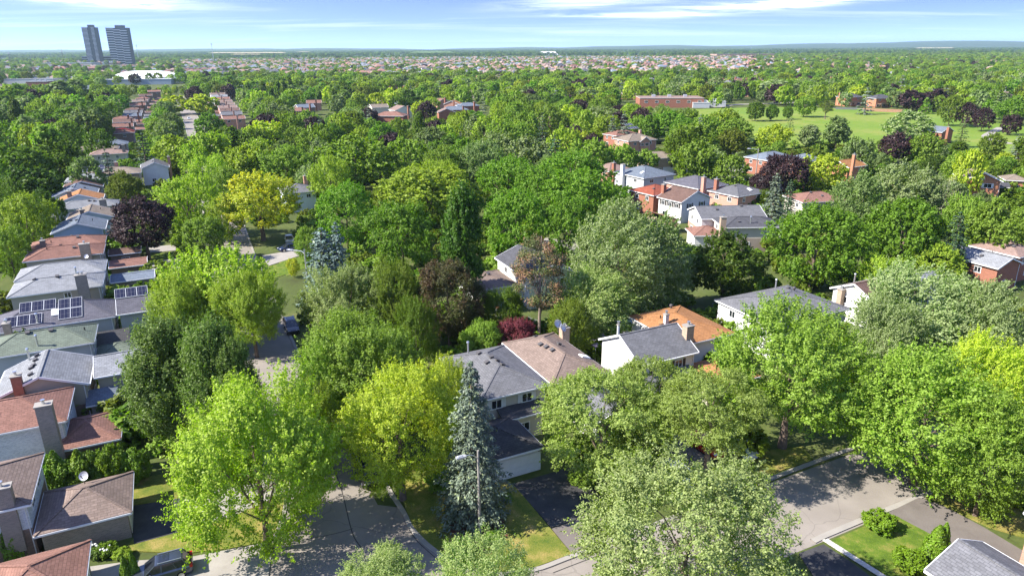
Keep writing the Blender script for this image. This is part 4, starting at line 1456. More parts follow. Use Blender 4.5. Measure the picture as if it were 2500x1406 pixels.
def T(name, style, colour, tx, ty, wpx, H, label, cat='tree', group=None, **k):
    p = P(tx, ty, H * 0.985)
    dpt = (p - Vector((0, 0, CAMH))).dot(FW)
    rad = wpx * dpt / FPX / 2 * 1.03
    MANUAL.append((p.x, p.y, rad, H))
    return tree(name, style, colour, p.x, p.y, H, rad, label, cat, group, **k)


M_, L_, S_ = 'maple_tree', 'locust_tree', 'spruce_tree'
T(M_, 'spray', 'lime', 592, 905, 420, 17.0, 'big lime green maple spreading over the left edge of the near road')
T(M_, 'spray', 'lime', 735, 930, 180, 10.5, 'lime green maple with a pointed top just beyond the big lime one')
T(M_, 'maple', 'yellow', 962, 880, 315, 14.5, 'yellow tinged maple above the parked black car', lift=1.2)
T(M_, 'maple', 'yellow', 1085, 868, 180, 12.0, 'yellow-green maple touching the top of the blue spruce by the lamp post')
T(S_, 'spruce', 'bluespruce', 1148, 886, 192, 15.8, 'tall blue-grey spruce behind the street lamp on the corner lawn', lod=0)
T('linden_tree', 'open', 'pale', 1705, 1118, 570, 15.0, 'pale leaved linden with loose foliage at the bottom edge, over the cross street')
T('linden_tree', 'open', 'pale', 1175, 1312, 300, 11.5, 'pale green treetop cut by the bottom edge below the street lamp')
T('linden_tree', 'open', 'pale', 925, 1345, 250, 8.0, 'small pale green treetop at the bottom edge over the asphalt of the near road')
T(L_, 'locust', 'fresh', 1475, 905, 330, 11.5, 'feathery light green tree beside the double garage driveway')
T(L_, 'locust', 'fresh', 1748, 905, 270, 12.5, 'feathery light green tree over the red parked car', lift=4.0)
T(L_, 'locust', 'fresh', 1590, 865, 210, 11.5, 'feathery light green tree hiding the foot of the white gable wall')
T(M_, 'maple', 'mid', 1960, 728, 400, 17.0, 'tall green maple with a bare trunk standing by the cross street kerb', lod=0, lift=1.6)
T(M_, 'wind', 'mid', 2300, 850, 440, 14.5, 'broad bright green maple overhanging the right driveway')
T(M_, 'wind', 'yellow', 2440, 812, 230, 14.0, 'yellow-green maple at the right edge above the broad bright one')
T(M_, 'wind', 'mid', 2455, 960, 260, 12.5, 'bright green maple at the right edge below the yellow-green one')
T('silver_maple', 'wind', 'silver', 2270, 645, 330, 15.0, 'silvery windblown maple just right of the white gable with brown roof')
T('silver_maple', 'wind', 'silver', 2440, 680, 230, 15.0, 'silvery maple at the right edge below the taupe-pink roof')
T('silver_maple', 'wind', 'silver', 2180, 715, 190, 13.5, 'smaller silvery maple overlapping the tall bare trunk tree on its right')
T('poplar_tree', 'poplar', 'poplar', 375, 765, 205, 16.5, 'dark columnar poplar nearest the red-brown garage roofs', lod=0)
T('poplar_tree', 'poplar', 'poplar', 490, 755, 170, 17.5, 'dark columnar poplar in the middle of the tall trio on the left street', lod=0)
T('poplar_tree', 'poplar', 'poplar', 560, 815, 125, 15.5, 'dark columnar poplar of the left street standing closest to the asphalt', lod=0)
T(M_, 'spray', 'lime', 515, 600, 260, 14.5, 'lime green maple right of the blue-grey garage wing on the left street')
T(M_, 'spray', 'lime', 598, 655, 165, 13.0, 'lime green maple leaning over the shaded middle part of the street', lift=1.5)
T(M_, 'spray', 'lime', 440, 655, 170, 12.5, 'lime green maple above the solar panelled house wing')
T('silver_maple', 'spray', 'pale', 830, 645, 215, 12.5, 'pale fresh green maple right of the street bend gap')
T(M_, 'spray', 'mid', 872, 752, 300, 14.5, 'wide fresh green maple beyond the yellow tinged one')
T(M_, 'maple', 'mid', 785, 815, 150, 12.5, 'fresh green maple hanging over the right kerb of the street')
T('broadleaf_tree', 'maple', 'olive', 955, 622, 135, 13.5, 'dull olive tree left of the copper-leaved one')
T('broadleaf_tree', 'round', 'copper', 1090, 625, 185, 13.5, 'copper-green round tree left of the brown wing of the white house')
T('broadleaf_tree', 'maple', 'dark', 1010, 715, 130, 11.5, 'dark shaded tree under the olive one in the back gardens')
T('garden_tree', 'round', 'mid', 1175, 778, 105, 6.5, 'small bright green garden tree beside the purple-red one')
T('garden_tree', 'maple', 'red', 1262, 768, 98, 6.5, 'small purple-red Japanese maple behind the corner house')
T('pine_tree', 'pine', 'pine', 1318, 578, 135, 16.5, 'tall half brown pine with a bare trunk in front of the white house', bark=BARKL)
T('broadleaf_tree', 'maple', 'olive', 1395, 725, 130, 9.5, 'olive green tree right of the bare pine trunk')
T('broadleaf_tree', 'maple', 'dark', 1230, 690, 110, 9.5, 'dark green tree hiding the lower wall of the white house')
T('silver_maple', 'wind', 'silver', 1520, 478, 275, 20.0, 'huge pale silver maple in the middle of the view', lod=0)
T('silver_maple', 'wind', 'silver', 1620, 505, 170, 17.5, 'silver maple crown on the right flank of the huge pale one')
T('silver_maple', 'wind', 'pale', 1455, 650, 200, 12.0, 'paler lower crown in front of the huge silver maple')
T('broadleaf_tree', 'round', 'deep', 1780, 555, 195, 13.5, 'dark round tree below the cream sided house')
T(L_, 'locust', 'vivid', 2008, 497, 240, 15.5, 'wide feathery deep green locust right of the dark roofed cream house')
T(M_, 'round', 'vivid', 2225, 487, 195, 14.5, 'round green maple in front of the windblown silver trees')
T('silver_maple', 'wind', 'silver', 2212, 386, 150, 16.5, 'whitish windblown tree above the round green maple')
T('silver_maple', 'wind', 'greygreen', 2105, 402, 130, 16.5, 'grey-green windblown tree left of the whitish one')
T('silver_maple', 'wind', 'silver', 2270, 400, 90, 15.5, 'whitish treetop beside the twiggy half bare tree')
T('broadleaf_tree', 'bare', 'twig', 2310, 425, 85, 13.5, 'half bare twiggy tree right of the whitish windblown trees')
T('broadleaf_tree', 'maple', 'yellow', 2375, 362, 75, 14.5, 'narrow yellow-green tree left of the round attic window house')
T('broadleaf_tree', 'maple', 'mid', 2370, 470, 100, 13.5, 'green tree between the twiggy tree and the orange brick gable')
T(M_, 'round', 'mid', 2450, 478, 150, 14.0, 'dense green tree under the orange brick gable at the right edge')
T(S_, 'spruce', 'spruce', 2345, 520, 95, 13.0, 'drooping dark spruce right of the round green maple')
T('broadleaf_tree', 'maple', 'lime', 2300, 590, 130, 8.5, 'low yellow-green garden tree left of the pale grey gable roof')
T('broadleaf_tree', 'maple', 'lime', 2170, 620, 130, 8.5, 'low lime green tree between the locust and the brown roofed white gable')
T('broadleaf_tree', 'round', 'purple', 1925, 375, 115, 12.5, 'round purple plum tree beside the cluster of hip roofs')
T('broadleaf_tree', 'round', 'purple', 1862, 415, 60, 9.0, 'small purple tree at the corner of the pale brick house')
T('broadleaf_tree', 'maple', 'yellow', 2015, 372, 115, 12.0, 'olive lime tree right of the purple plum')
T(S_, 'spruce', 'bluespruce', 1898, 425, 72, 13.5, 'grey-blue spruce with a bare tip at the end of the long grey roof')
T(S_, 'spruce', 'spruce', 1932, 440, 50, 11.0, 'dark green spruce touching the grey-blue one')
T(L_, 'locust', 'vivid', 1400, 365, 190, 16.0, 'deep green locust crown at the back of the big street group')
T(L_, 'locust', 'vivid', 1240, 380, 175, 16.0, 'deep green locust crown at the upper end of the dark poplar')
T(L_, 'locust', 'vivid', 1420, 412, 220, 15.5, 'deep green locust crown left of the red hip roof')
T(L_, 'locust', 'vivid', 1260, 460, 165, 14.5, 'deep green locust crown right of the dark poplar')
T(L_, 'locust', 'vivid', 1385, 478, 140, 13.5, 'deep green locust crown over the court with parked cars')
T(L_, 'locust', 'vivid', 1320, 400, 130, 15.5, 'deep green locust crown between its two tall neighbours')
T(M_, 'round', 'lime', 1040, 402, 250, 15.5, 'broad yellowish green crown in the middle of the left half canopy')
T('poplar_tree', 'poplar', 'deep', 1125, 438, 110, 21.5, 'very dark tall poplar standing alone among bright locusts')
T(L_, 'locust', 'vivid', 975, 487, 190, 14.5, 'bright green locust left of the dark tall poplar')
T(L_, 'locust', 'vivid', 838, 442, 150, 15.0, 'bright green locust right of the mint sided house')
T(M_, 'maple', 'gold', 622, 413, 205, 16.0, 'golden yellow maple at the street corner', lift=2.0)
T(M_, 'maple', 'lime', 445, 426, 160, 14.5, 'yellow-green maple left of the golden one')
T('broadleaf_tree', 'round', 'purple', 335, 474, 158, 13.5, 'big dark purple maple in front of the small house roofs', lift=1.6)
T('garden_tree', 'round', 'mid', 487, 527, 105, 9.5, 'bushy green tree below the yellow-green maple')
T(S_, 'spruce', 'paleblue', 782, 558, 125, 13.0, 'broader of the two blue spruces right of the golden maple')
T(S_, 'spruce', 'paleblue', 818, 544, 80, 14.0, 'slim blue spruce behind the broader one')
T('broadleaf_tree', 'maple', 'mid', 745, 548, 70, 8.0, 'small fresh green tree left of the blue spruces')
T('garden_tree', 'maple', 'gold', 712, 628, 34, 4.0, 'tiny yellow tree on the lawn by the bend')
T(M_, 'maple', 'lime', 45, 465, 140, 13.5, 'yellow-green tree at the left edge of the view')
T('broadleaf_tree', 'maple', 'mid', 5, 545, 110, 11.0, 'green tree cut by the left edge below the yellow-green one')
T('broadleaf_tree', 'round', 'olive', 296, 412, 88, 11.0, 'dark olive tree in front of the taupe roof with pinkish chimney')
T('garden_tree', 'round', 'cedardark', 42, 812, 110, 5.5, 'dense yellowish green garden tree below the solar panels')
T(M_, 'maple', 'mid', 862, 328, 185, 16.5, 'tall bright maple behind the mint sided house')
T(M_, 'maple', 'lime', 800, 372, 110, 15.0, 'lime maple left of the tall bright one')
T(M_, 'spray', 'mid', 690, 352, 150, 15.0, 'green maple above the golden one')
T(M_, 'spray', 'lime', 590, 352, 130, 15.0, 'lime maple left above the golden one')
T(M_, 'maple', 'lime', 505, 372, 115, 14.5, 'lime maple above the small yellow-green crown on the left street')
T('broadleaf_tree', 'round', 'dark', 545, 305, 110, 14.0, 'dark green round tree halfway up the long straight street')
T(M_, 'round', 'lime', 420, 327, 105, 14.0, 'bright lime tree beside the blue-grey roof near the red strip')
T(M_, 'round', 'yellow', 642, 292, 95, 14.0, 'yellow-green round crown near the end of the link house row')
T(M_, 'round', 'vivid', 395, 272, 85, 13.0, 'bright green crown beside the row of link houses')
T(M_, 'round', 'yellow', 420, 232, 75, 12.5, 'yellow topped tree left of the far end of the street')
T(M_, 'round', 'yellow', 490, 228, 78, 13.5, 'yellow topped tree right of the far end of the street')
T(M_, 'spray', 'lime', 505, 318, 110, 14.0, 'light green street tree over the long straight street')
T(M_, 'maple', 'lime', 470, 345, 80, 12.5, 'light green street tree left of the one over the long straight street')
T(M_, 'maple', 'mid', 545, 400, 110, 12.5, 'mid green street tree peeking out above the golden maple to its left')
T(M_, 'maple', 'lime', 545, 470, 90, 11.5, 'light green street tree filling the gap left of the golden maple')
T(M_, 'round', 'vivid', 505, 275, 75, 13.0, 'bright green crown right of the long straight street')
T(S_, 'spruce', 'spruce', 255, 365, 55, 13.0, 'dark spruce in front of the tan house past the left wood')
T(S_, 'spruce', 'spruce', 345, 325, 60, 14.0, 'dark spruce at the corner of the red strip roof')
T('poplar_tree', 'poplar', 'mid', 105, 300, 80, 19.0, 'tall green columnar tree in the wood at the left edge')
T('broadleaf_tree', 'round', 'greygreen', 205, 262, 95, 17.0, 'big grey-green crown left of the row of link houses')
T('poplar_tree', 'poplar', 'silver', 55, 232, 55, 18.0, 'pale columnar tree in the left wood')
T('poplar_tree', 'poplar', 'greygreen', 140, 195, 60, 20.0, 'grey-green columnar tree below the flat commercial roofs')
T('poplar_tree', 'poplar', 'greygreen', 180, 190, 55, 20.0, 'grey-green columnar tree nearest the white dome')
WOODS = []
for tx, ty, w, H, c in ((40, 350, 150, 15, 'dark'), (130, 335, 120, 15, 'dark'), (200, 380, 90, 13, 'greygreen'), (60, 400, 140, 13, 'deep'), (10, 290, 110, 17, 'mid'), (70, 300, 70, 17, 'lime'), (150, 290, 90, 16, 'mid'), (20, 215, 90, 18, 'dark'), (235, 310, 70, 14, 'dark'), (90, 240, 60, 17, 'lime'), (15, 430, 90, 13, 'dark'), (100, 455, 90, 12, 'deep')):
    WOODS.append((T('broadleaf_tree', 'maple' if c != 'deep' else 'round', c, tx, ty, w, H, None), tx, ty, c))
for tx, ty, w, H, c, lab in ((262, 246, 62, 14, 'mid', 'mid green tree close behind the row of link houses'), (285, 230, 52, 13, 'vivid', 'deep green tree at the far end of the row of link houses'), (238, 285, 62, 13, 'olive', 'olive tree left of the red strip roof'), (640, 255, 60, 13, 'mid', 'mid green tree right of the second link house row'), (655, 235, 50, 12, 'lime', 'light green tree past the end of the second link house row')):
    T('broadleaf_tree', 'maple', c, tx, ty, w, H, lab)
# park trees
for tx, ty, w, H, st, c, lab in ((1969, 232, 50, 13, 'spray', 'mid', 'fresh green tree standing on the park grass, biggest of the row'), (1887, 254, 33, 9.5, 'round', 'dark', 'round dark tree in the park row, left of the fresh green one'), (1848, 248, 44, 11, 'round', 'dark', 'dark tree at the near end of the park row by the white portable'),
                                 (1800, 284, 85, 12.5, 'maple', 'mid', 'green tree closing the near corner of the park by the side street'), (1750, 272, 70, 12, 'round', 'vivid', 'deep green tree below the white portables'),
                                 (1925, 258, 26, 8, 'round', 'dark', 'small dark tree in the park row next to the fresh green one'), (2020, 246, 36, 10.5, 'pine', 'olive', 'flat layered pine on the park grass'), (1932, 284, 28, 9, 'spruce', 'greygreen', 'slim spruce on the near side of the park'),
                                 (2050, 282, 62, 14, 'poplar', 'greygreen', 'tall grey-green tree in the middle of the park'), (1895, 302, 85, 11, 'maple', 'yellow', 'yellow-green tree at the near edge of the park'), (1980, 303, 55, 11, 'poplar', 'silver', 'pale leaning tree at the near edge of the park'),
                                 (2120, 215, 44, 16, 'spruce', 'bluespruce', 'tall pale spruce between the two park houses'), (2205, 185, 40, 18, 'spruce', 'bluespruce', 'tall spruce right of the second park house'), (2192, 225, 30, 12, 'spruce', 'greygreen', 'lower spruce by the second park house wall'),
                                 (2238, 218, 75, 14, 'round', 'purple', 'wide purple tree right of the park houses'), (2290, 215, 55, 14, 'round', 'purple', 'second purple tree along the park edge'), (2265, 238, 36, 10, 'cedar', 'dark', 'dark cone shaped tree before the purple park trees'),
                                 (2368, 248, 52, 13, 'maple', 'purple', 'purple tree on the park grass left of its twin'), (2408, 258, 50, 12.5, 'maple', 'purple', 'purple tree on the park grass near the curved path'), (2475, 278, 45, 10, 'round', 'purple', 'purple tree at the right edge above the curved path'),
                                 (2220, 268, 120, 15, 'wind', 'silver', 'white-green windblown tree on the near side of the park'), (2195, 318, 75, 12, 'round', 'purple', 'dark purple tree under the white-green park tree'), (2270, 322, 80, 12, 'maple', 'mid', 'green tree right of the dark purple one at the park edge'),
                                 (2440, 222, 40, 17, 'spruce', 'greygreen', 'tall grey spruce above the purple park pair'), (2478, 240, 75, 14, 'locust', 'vivid', 'bright green crown at the right edge of the park'), (2330, 232, 55, 16, 'maple', 'olive', 'olive tree behind the park lawn corner'),
                                 (2100, 330, 80, 14, 'maple', 'greygreen', 'grey-green tree before the middle of the park'), (2355, 295, 40, 11, 'spruce', 'greygreen', 'cone shaped tree on the park lawn by the path'), (2430, 322, 60, 11, 'maple', 'olive', 'olive tree just below the curved park path'), (2490, 330, 40, 9, 'spruce', 'bluespruce', 'blue spruce at the right edge under the path'),
                                 (2072, 198, 62, 13, 'round', 'yellow', 'bright yellow-green round tree behind the first park house'), (1985, 195, 110, 15, 'maple', 'greygreen', 'wide grey-green tree at the far left of the park'), (1880, 192, 110, 16, 'wind', 'silver', 'pale trees by the white portables')):
    T({'spruce': S_, 'pine': 'pine_tree', 'cedar': 'cedar_tree'}.get(st, 'broadleaf_tree'), st, c, tx, ty, w, H, lab)
for tx, ty, w, H, st, c, lab in ((1445, 325, 58, 12, 'round', 'purple', 'dark purple tree left of the tan roofed house with white windows'), (1568, 262, 50, 14, 'round', 'purple', 'purple tree behind the pair of blue spruces'), (1525, 272, 45, 15, 'spruce', 'bluespruce', 'blue spruce behind the solar panel roof, the wider one'),
                                 (1497, 282, 36, 13, 'spruce', 'bluespruce', 'blue spruce behind the solar panel roof, the lower one'), (1060, 290, 60, 11, 'round', 'purple', 'dark purple tree below the blue-grey mid roofs'), (1040, 246, 50, 13, 'round', 'purple', 'purple tree right of the brick roof group in the far middle'),
                                 (1690, 300, 140, 15, 'maple', 'mid', 'large green tree right of the tan roofed house'), (1790, 310, 90, 13, 'maple', 'olive', 'olive tree left of the yellow-green park edge tree'), (1640, 270, 110, 14, 'maple', 'vivid', 'green tree before the red brick school'), (1470, 255, 90, 14, 'silver' and 'wind', 'silver', 'whitish tree left below the school roof'),
                                 (1290, 330, 130, 15, 'maple', 'silver', 'grey silver tree above the deep green locusts'), (1175, 340, 120, 15, 'maple', 'greygreen', 'grey-green tree above the dark poplar'), (1080, 350, 110, 14, 'maple', 'mid', 'mid green tree above the broad yellowish crown'), (985, 330, 130, 15, 'maple', 'mid', 'mid green tree right of the tall bright maple'),
                                 (1355, 330, 70, 14, 'spruce', 'spruce', 'dark spruce above the deep green locusts'), (1700, 340, 110, 14, 'maple', 'mid', 'bright tree left of the park edge side street'), (1520, 350, 80, 11, 'round', 'mid', 'round street tree left of the tan brick garage'), (1580, 362, 60, 9, 'round', 'mid', 'small street tree in front of the tan brick house'),
                                 (1720, 375, 80, 10, 'maple', 'mid', 'street tree at the bend of the side street'), (1790, 372, 85, 11, 'maple', 'mid', 'broad street tree left of the tall lamp post')):
    T(S_ if st == 'spruce' else 'broadleaf_tree', st, c, tx, ty, w, H, lab)

# ------------------------------------------------------------------ canopy between: one tree each, out to where they melt together
PROT = [  # pixel boxes that stay open (roofs, road patches, landmarks), with a point on the ground telling how far away they are
    (560, 430, 790, 520), (340, 380, 430, 425), (200, 335, 345, 385), (245, 300, 345, 338), (255, 283, 340, 304), (262, 268, 350, 288), (275, 252, 360, 270), (290, 238, 372, 254), (310, 224, 395, 240), (540, 280, 615, 304), (530, 262, 600, 282), (520, 246, 585, 264), (505, 228, 570, 248), (452, 300, 472, 335), (456, 275, 474, 302), (458, 250, 476, 277), (540, 560, 720, 720), (600, 700, 720, 940), (255, 170, 450, 208), (200, 70, 330, 159),
    (0, 175, 175, 205), (1500, 300, 1610, 360), (1500, 395, 1690, 450), (1540, 430, 2035, 560), (1560, 390, 1660, 430), (1790, 380, 1870, 450), (1530, 212, 1690, 255), (1690, 240, 1770, 265), (1840, 262, 2500, 345), (2040, 218, 2230, 275),
    (2390, 400, 2475, 455), (2350, 590, 2500, 660), (2030, 650, 2230, 745), (1770, 690, 2090, 760), (1130, 600, 1420, 720), (1330, 570, 1420, 620), (60, 540, 460, 900), (125, 395, 290, 560), (920, 222, 1000, 285), (735, 235, 800, 272), (1085, 240, 1175, 275), (1840, 360, 2010, 395), (2070, 380, 2130, 415)]
PR = []
for a in PROT:
    g = P((a[0] + a[2]) / 2, a[3])
    PR.append((*a, math.hypot(g.x, g.y)))
LAND = [(640, 480, 'the golden maple'), (740, 455, 'the mint sided house'), (290, 300, 'the red strip roof'), (335, 250, 'the row of link houses'), (570, 260, 'the second row of link houses'), (355, 190, 'the white dome'), (965, 265, 'the brick roof group'), (1125, 260, 'the blue-grey mid roofs'),
        (1605, 235, 'the red brick school'), (1730, 255, 'the white portables'), (1570, 345, 'the tan white-windowed house'), (1530, 320, 'the blue panelled roof'), (1125, 500, 'the dark tall poplar'), (1925, 410, 'the round purple plum'), (2080, 250, 'the first park house'), (2165, 250, 'the second park house'),
        (2430, 430, 'the orange brick gable'), (1050, 420, 'the broad yellowish crown'), (865, 370, 'the tall bright maple'), (2215, 440, 'the whitish windblown tree'), (1690, 340, 'the big tree by the tan roof'), (1800, 430, 'the tall side street lamp'), (765, 262, 'the small blue roof'),
        (2400, 300, 'the purple park pair'), (1330, 170, 'the pink brick terraces'), (820, 195, 'the low flat school roofs'), (2270, 190, 'the orange roofs beyond the park'), (110, 360, 'the left wood'), (1240, 300, 'the canopy street lamp'), (1960, 215, 'the grey-green park border'), (1600, 160, 'the beige terraces'), (2450, 160, 'the far right canopy'), (2200, 150, 'the pale far hall')]
CW = {'lime': 'light green', 'mid': 'mid green', 'vivid': 'deep green', 'dark': 'dark green', 'deep': 'blackish green', 'silver': 'silvery', 'greygreen': 'grey-green', 'olive': 'olive', 'purple': 'purple', 'yellow': 'yellow-green', 'spruce': 'dark', 'bluespruce': 'blue-grey', 'copper': 'coppery'}
STREETS = [list(street)]


def near_line(x, y, pts, d):
    for a, c in zip(pts, pts[1:]):
        ax, ay, cx, cy = a.x, a.y, c.x, c.y
        L2 = (cx - ax) ** 2 + (cy - ay) ** 2 + 1e-6
        t_ = max(0, min(1, ((x - ax) * (cx - ax) + (y - ay) * (cy - ay)) / L2))
        if (x - ax - t_ * (cx - ax)) ** 2 + (y - ay - t_ * (cy - ay)) ** 2 < d * d:
            return True
    return False


def blocked(x, y, rad, H):
    D = math.hypot(x, y)
    px, py, dp = proj((x, y, H * .9))
    _, pb, _ = proj((x, y, 1.5))
    w = rad * FPX / dp * 0.85
    for a in PR:
        if D < a[4] + 4 and px + w > a[0] and px - w < a[2] and py < a[3] and pb > a[1]:
            return True
    return False


# a few more roofs that show between the trees
MIDROOF = [(770, 262, 11, 9, 'bluegrey', 'brickbrown'), (752, 271, 10, 9, 'redbrown', 'brickred'), (785, 252, 10, 9, 'redbrown', 'brickpink'), (985, 284, 17, 10, 'redbrown', 'brickred'), (950, 262, 11, 9, 'tan', 'cream'), (995, 254, 12, 10, 'bluegrey', 'brickpink'), (938, 246, 12, 10, 'taupe', 'brickpink'),
           (1010, 268, 12, 10, 'pink', 'white'), (1122, 255, 11, 9, 'orange', 'brickpink'), (1145, 268, 16, 9, 'bluegrey', 'brickred'), (1172, 258, 14, 9, 'bluegrey', 'brickred'), (1112, 274, 10, 8, 'pink', 'brickred'), (1100, 248, 10, 9, 'redbrown', 'brickpink'), (1360, 292, 10, 9, 'pink', 'brickpink'),
           (780, 205, 14, 10, 'grey', 'brickred'), (855, 215, 14, 10, 'redbrown', 'brickred'), (1085, 215, 12, 10, 'taupe', 'white'), (1135, 214, 13, 10, 'pink', 'cream'), (1475, 187, 14, 11, 'tan', 'white'), (1510, 195, 13, 11, 'bluegrey', 'brickpink'), (1500, 214, 15, 12, 'taupe', 'brickred'), (1530, 218, 15, 11, 'redbrown', 'brickred'),
           (1610, 178, 15, 12, 'orange', 'cream'), (1585, 182, 14, 12, 'tan', 'cream'), (1665, 205, 12, 11, 'pink', 'white'), (1760, 195, 16, 12, 'pink', 'brickpink'), (1800, 197, 14, 12, 'redbrown', 'brickpink'), (1860, 192, 14, 12, 'orange', 'brickpink'), (1830, 222, 10, 9, 'tan', 'brickpink'), (2180, 205, 12, 10, 'ltgrey', 'white'), (2195, 218, 12, 10, 'pink', 'cream'),
           (2095, 163, 16, 13, 'orange', 'cream'), (2120, 170, 14, 12, 'pink', 'white'), (2030, 172, 14, 12, 'orange', 'white'), (2460, 208, 18, 12, 'redbrown', 'brickpink'), (2490, 203, 15, 12, 'pink', 'cream'), (1970, 158, 14, 12, 'bluegrey', 'white'), (2395, 140, 20, 14, 'tan', 'cream'), (1895, 155, 14, 12, 'ltgrey', 'white'), (2370, 155, 16, 12, 'tan', 'white'),
           (690, 295, 10, 9, 'grey', 'brickred'), (700, 318, 9, 8, 'white', 'white'), (1195, 300, 10, 8, 'bluegrey', 'white'), (1340, 262, 11, 9, 'bluegrey', 'brickred'), (2330, 320, 10, 9, 'bluegrey', 'brickred')]
RN = {'bluegrey': 'blue-grey', 'redbrown': 'red-brown', 'ltgrey': 'pale grey', 'dkgrey': 'dark grey'}
labels_used = {}
auto_items = []


def nearest_land(px, py):
    best = min(LAND, key=lambda l: ((px - l[0])) ** 2 + ((py - l[1]) * 1.6) ** 2)
    dx_, dy_ = px - best[0], (py - best[1]) * 1.6
    if abs(dx_) > abs(dy_):
        rel = 'right of' if dx_ > 0 else 'left of'
        if abs(dx_) > 90:
            rel = 'well ' + rel
    else:
        rel = 'below' if dy_ > 0 else 'above'
        if abs(dy_) > 70:
            rel = 'well ' + rel
    return rel + ' ' + best[2]


def auto_label(o, px, py, base, grp):
    auto_items.append((o, px, py, base + ' ' + nearest_land(px, py), grp))


def finish_labels():
    by = {}
    for it in auto_items:
        by.setdefault(it[3], []).append(it)
    ordn = ('first', 'second', 'third', 'fourth', 'fifth', 'sixth', 'seventh', 'eighth', 'ninth', 'tenth')
    for lab, its in by.items():
        its.sort(key=lambda i: i[1])
        for i, it in enumerate(its):
            if len(its) == 1:
                l = lab
            elif len(its) == 2:
                l = lab + (', left one' if i == 0 else ', right one')
            elif i < 10:
                l = lab + ', %s from the left' % ordn[i]
            else:
                l = lab + ', among the rightmost'
            tag(it[0], l, None, it[4])


for o, px, py, c in WOODS:
    auto_label(o, px, py, CW[c] + ' tree of the left edge wood', 'trees of the left wood')
for px, py, w, d, rf, wl in MIDROOF:
    q = House(None, [B(('NR', px, py), 5.0, w, d, roof=rf, wall=wl, p=.40, t=random.choice(('hip', 'hip', 'gabx', 'gaby')))], ang=random.choice((26, 14, 33, -8)), vents=0, detail=1, wins=None, chim=[(px - 14, py - 9, 8.4, .9, .9, 'brickred', 0)] if random.random() < .6 else ())
    q.root['category'] = 'house'
    auto_label(q.root, px, py, '%s roofed house' % RN.get(rf, rf), 'houses whose roofs show between the trees')
    HOUSES.append((q.root.location.x + 3, q.root.location.y + 4))

rs = np.random.default_rng(11)
cand = []
occ = {}


def grid_ok(x, y, d):
    k = (int(x // 12), int(y // 12))
    for i in (-1, 0, 1):
        for j in (-1, 0, 1):
            for ox, oy in occ.get((k[0] + i, k[1] + j), ()):
                if (ox - x) ** 2 + (oy - y) ** 2 < d * d:
                    return False
    occ.setdefault(k, []).append((x, y))
    return True


for x, y, rr, hh_ in MANUAL:
    occ.setdefault((int(x // 12), int(y // 12)), []).append((x, y))
park_poly = [P(*q) for q in ((1690, 270), (1850, 264), (2030, 264), (2190, 273), (2330, 279), (2470, 300), (2560, 330), (2560, 400), (2300, 375), (2200, 350), (1990, 365), (1840, 350), (1720, 300))]


def inside(x, y, poly):
    c = False
    for a, b in zip(poly, poly[1:] + poly[:1]):
        if (a.y > y) != (b.y > y) and x < (b.x - a.x) * (y - a.y) / (b.y - a.y) + a.x:
            c = not c
    return c


NT_ = 9000
ys = 130 + (950 - 130) * np.sqrt(rs.uniform(0, 1, NT_))
xs = rs.uniform(-0.80, 0.80, NT_) * ys
far_pts = []
for x, y in zip(xs, ys):
    D = math.hypot(x, y)
    a_ = x / y
    if D < 125:
        continue
    if not grid_ok(x, y, 8.3 + D * 0.003):
        continue
    if any((hx - x) ** 2 + (hy - y) ** 2 < 90 for hx, hy in HOUSES) or near_line(x, y, street, 7.5) or inside(x, y, park_poly):
        continue
    cand.append((D, x, y))
cand.sort()
KINDS_ = [('maple', 'mid', .25), ('maple', 'dark', .09), ('round', 'vivid', .12), ('maple', 'lime', .19), ('wind', 'silver', .07), ('round', 'greygreen', .09), ('maple', 'olive', .06), ('round', 'purple', .05), ('spruce', 'spruce', .035), ('spruce', 'bluespruce', .025), ('round', 'yellow', .03), ('poplar', 'dark', .03), ('round', 'deep', .03)]
kp = np.array([k[2] for k in KINDS_])
kp /= kp.sum()
n_tree = 0
STUFF = {}
for D, x, y in cand:
    st, c, _ = KINDS_[rs.choice(len(KINDS_), p=kp)]
    H = float(rs.uniform(9.5, 15.5))
    rad = H * float(rs.uniform(.40, .55))
    if st == 'spruce':
        rad = H * .22
    if st == 'poplar':
        H *= 1.25
        rad = H * .17
    if blocked(x, y, rad, H):
        H, rad = 6.0, 2.8
        if blocked(x, y, rad, H):
            continue
    px, py, _ = proj((x, y, H * .7))
    if n_tree < 240 and -60 < px < 2560:
        n_tree += 1
        nm = {'maple': 'maple_tree', 'spruce': 'spruce_tree', 'poplar': 'poplar_tree', 'wind': 'silver_maple'}.get(st, 'broadleaf_tree')
        o = tree(nm, st, c, x, y, H, rad, None, 'tree')
        size = 'tall ' if H > 13.6 else 'small ' if H < 10.5 else ''
        auto_label(o, px, py, size + CW[c] + (' spruce' if st == 'spruce' else ' columnar tree' if st == 'poplar' else ' tree'), 'trees in the canopy')
    else:
        STUFF.setdefault((st, c), []).append((x, y, H, rad))

# ------------------------------------------------------------------ what nobody could count: trees and roofs melting together further out
PROTO = bpy.data.collections.new('far_kinds')


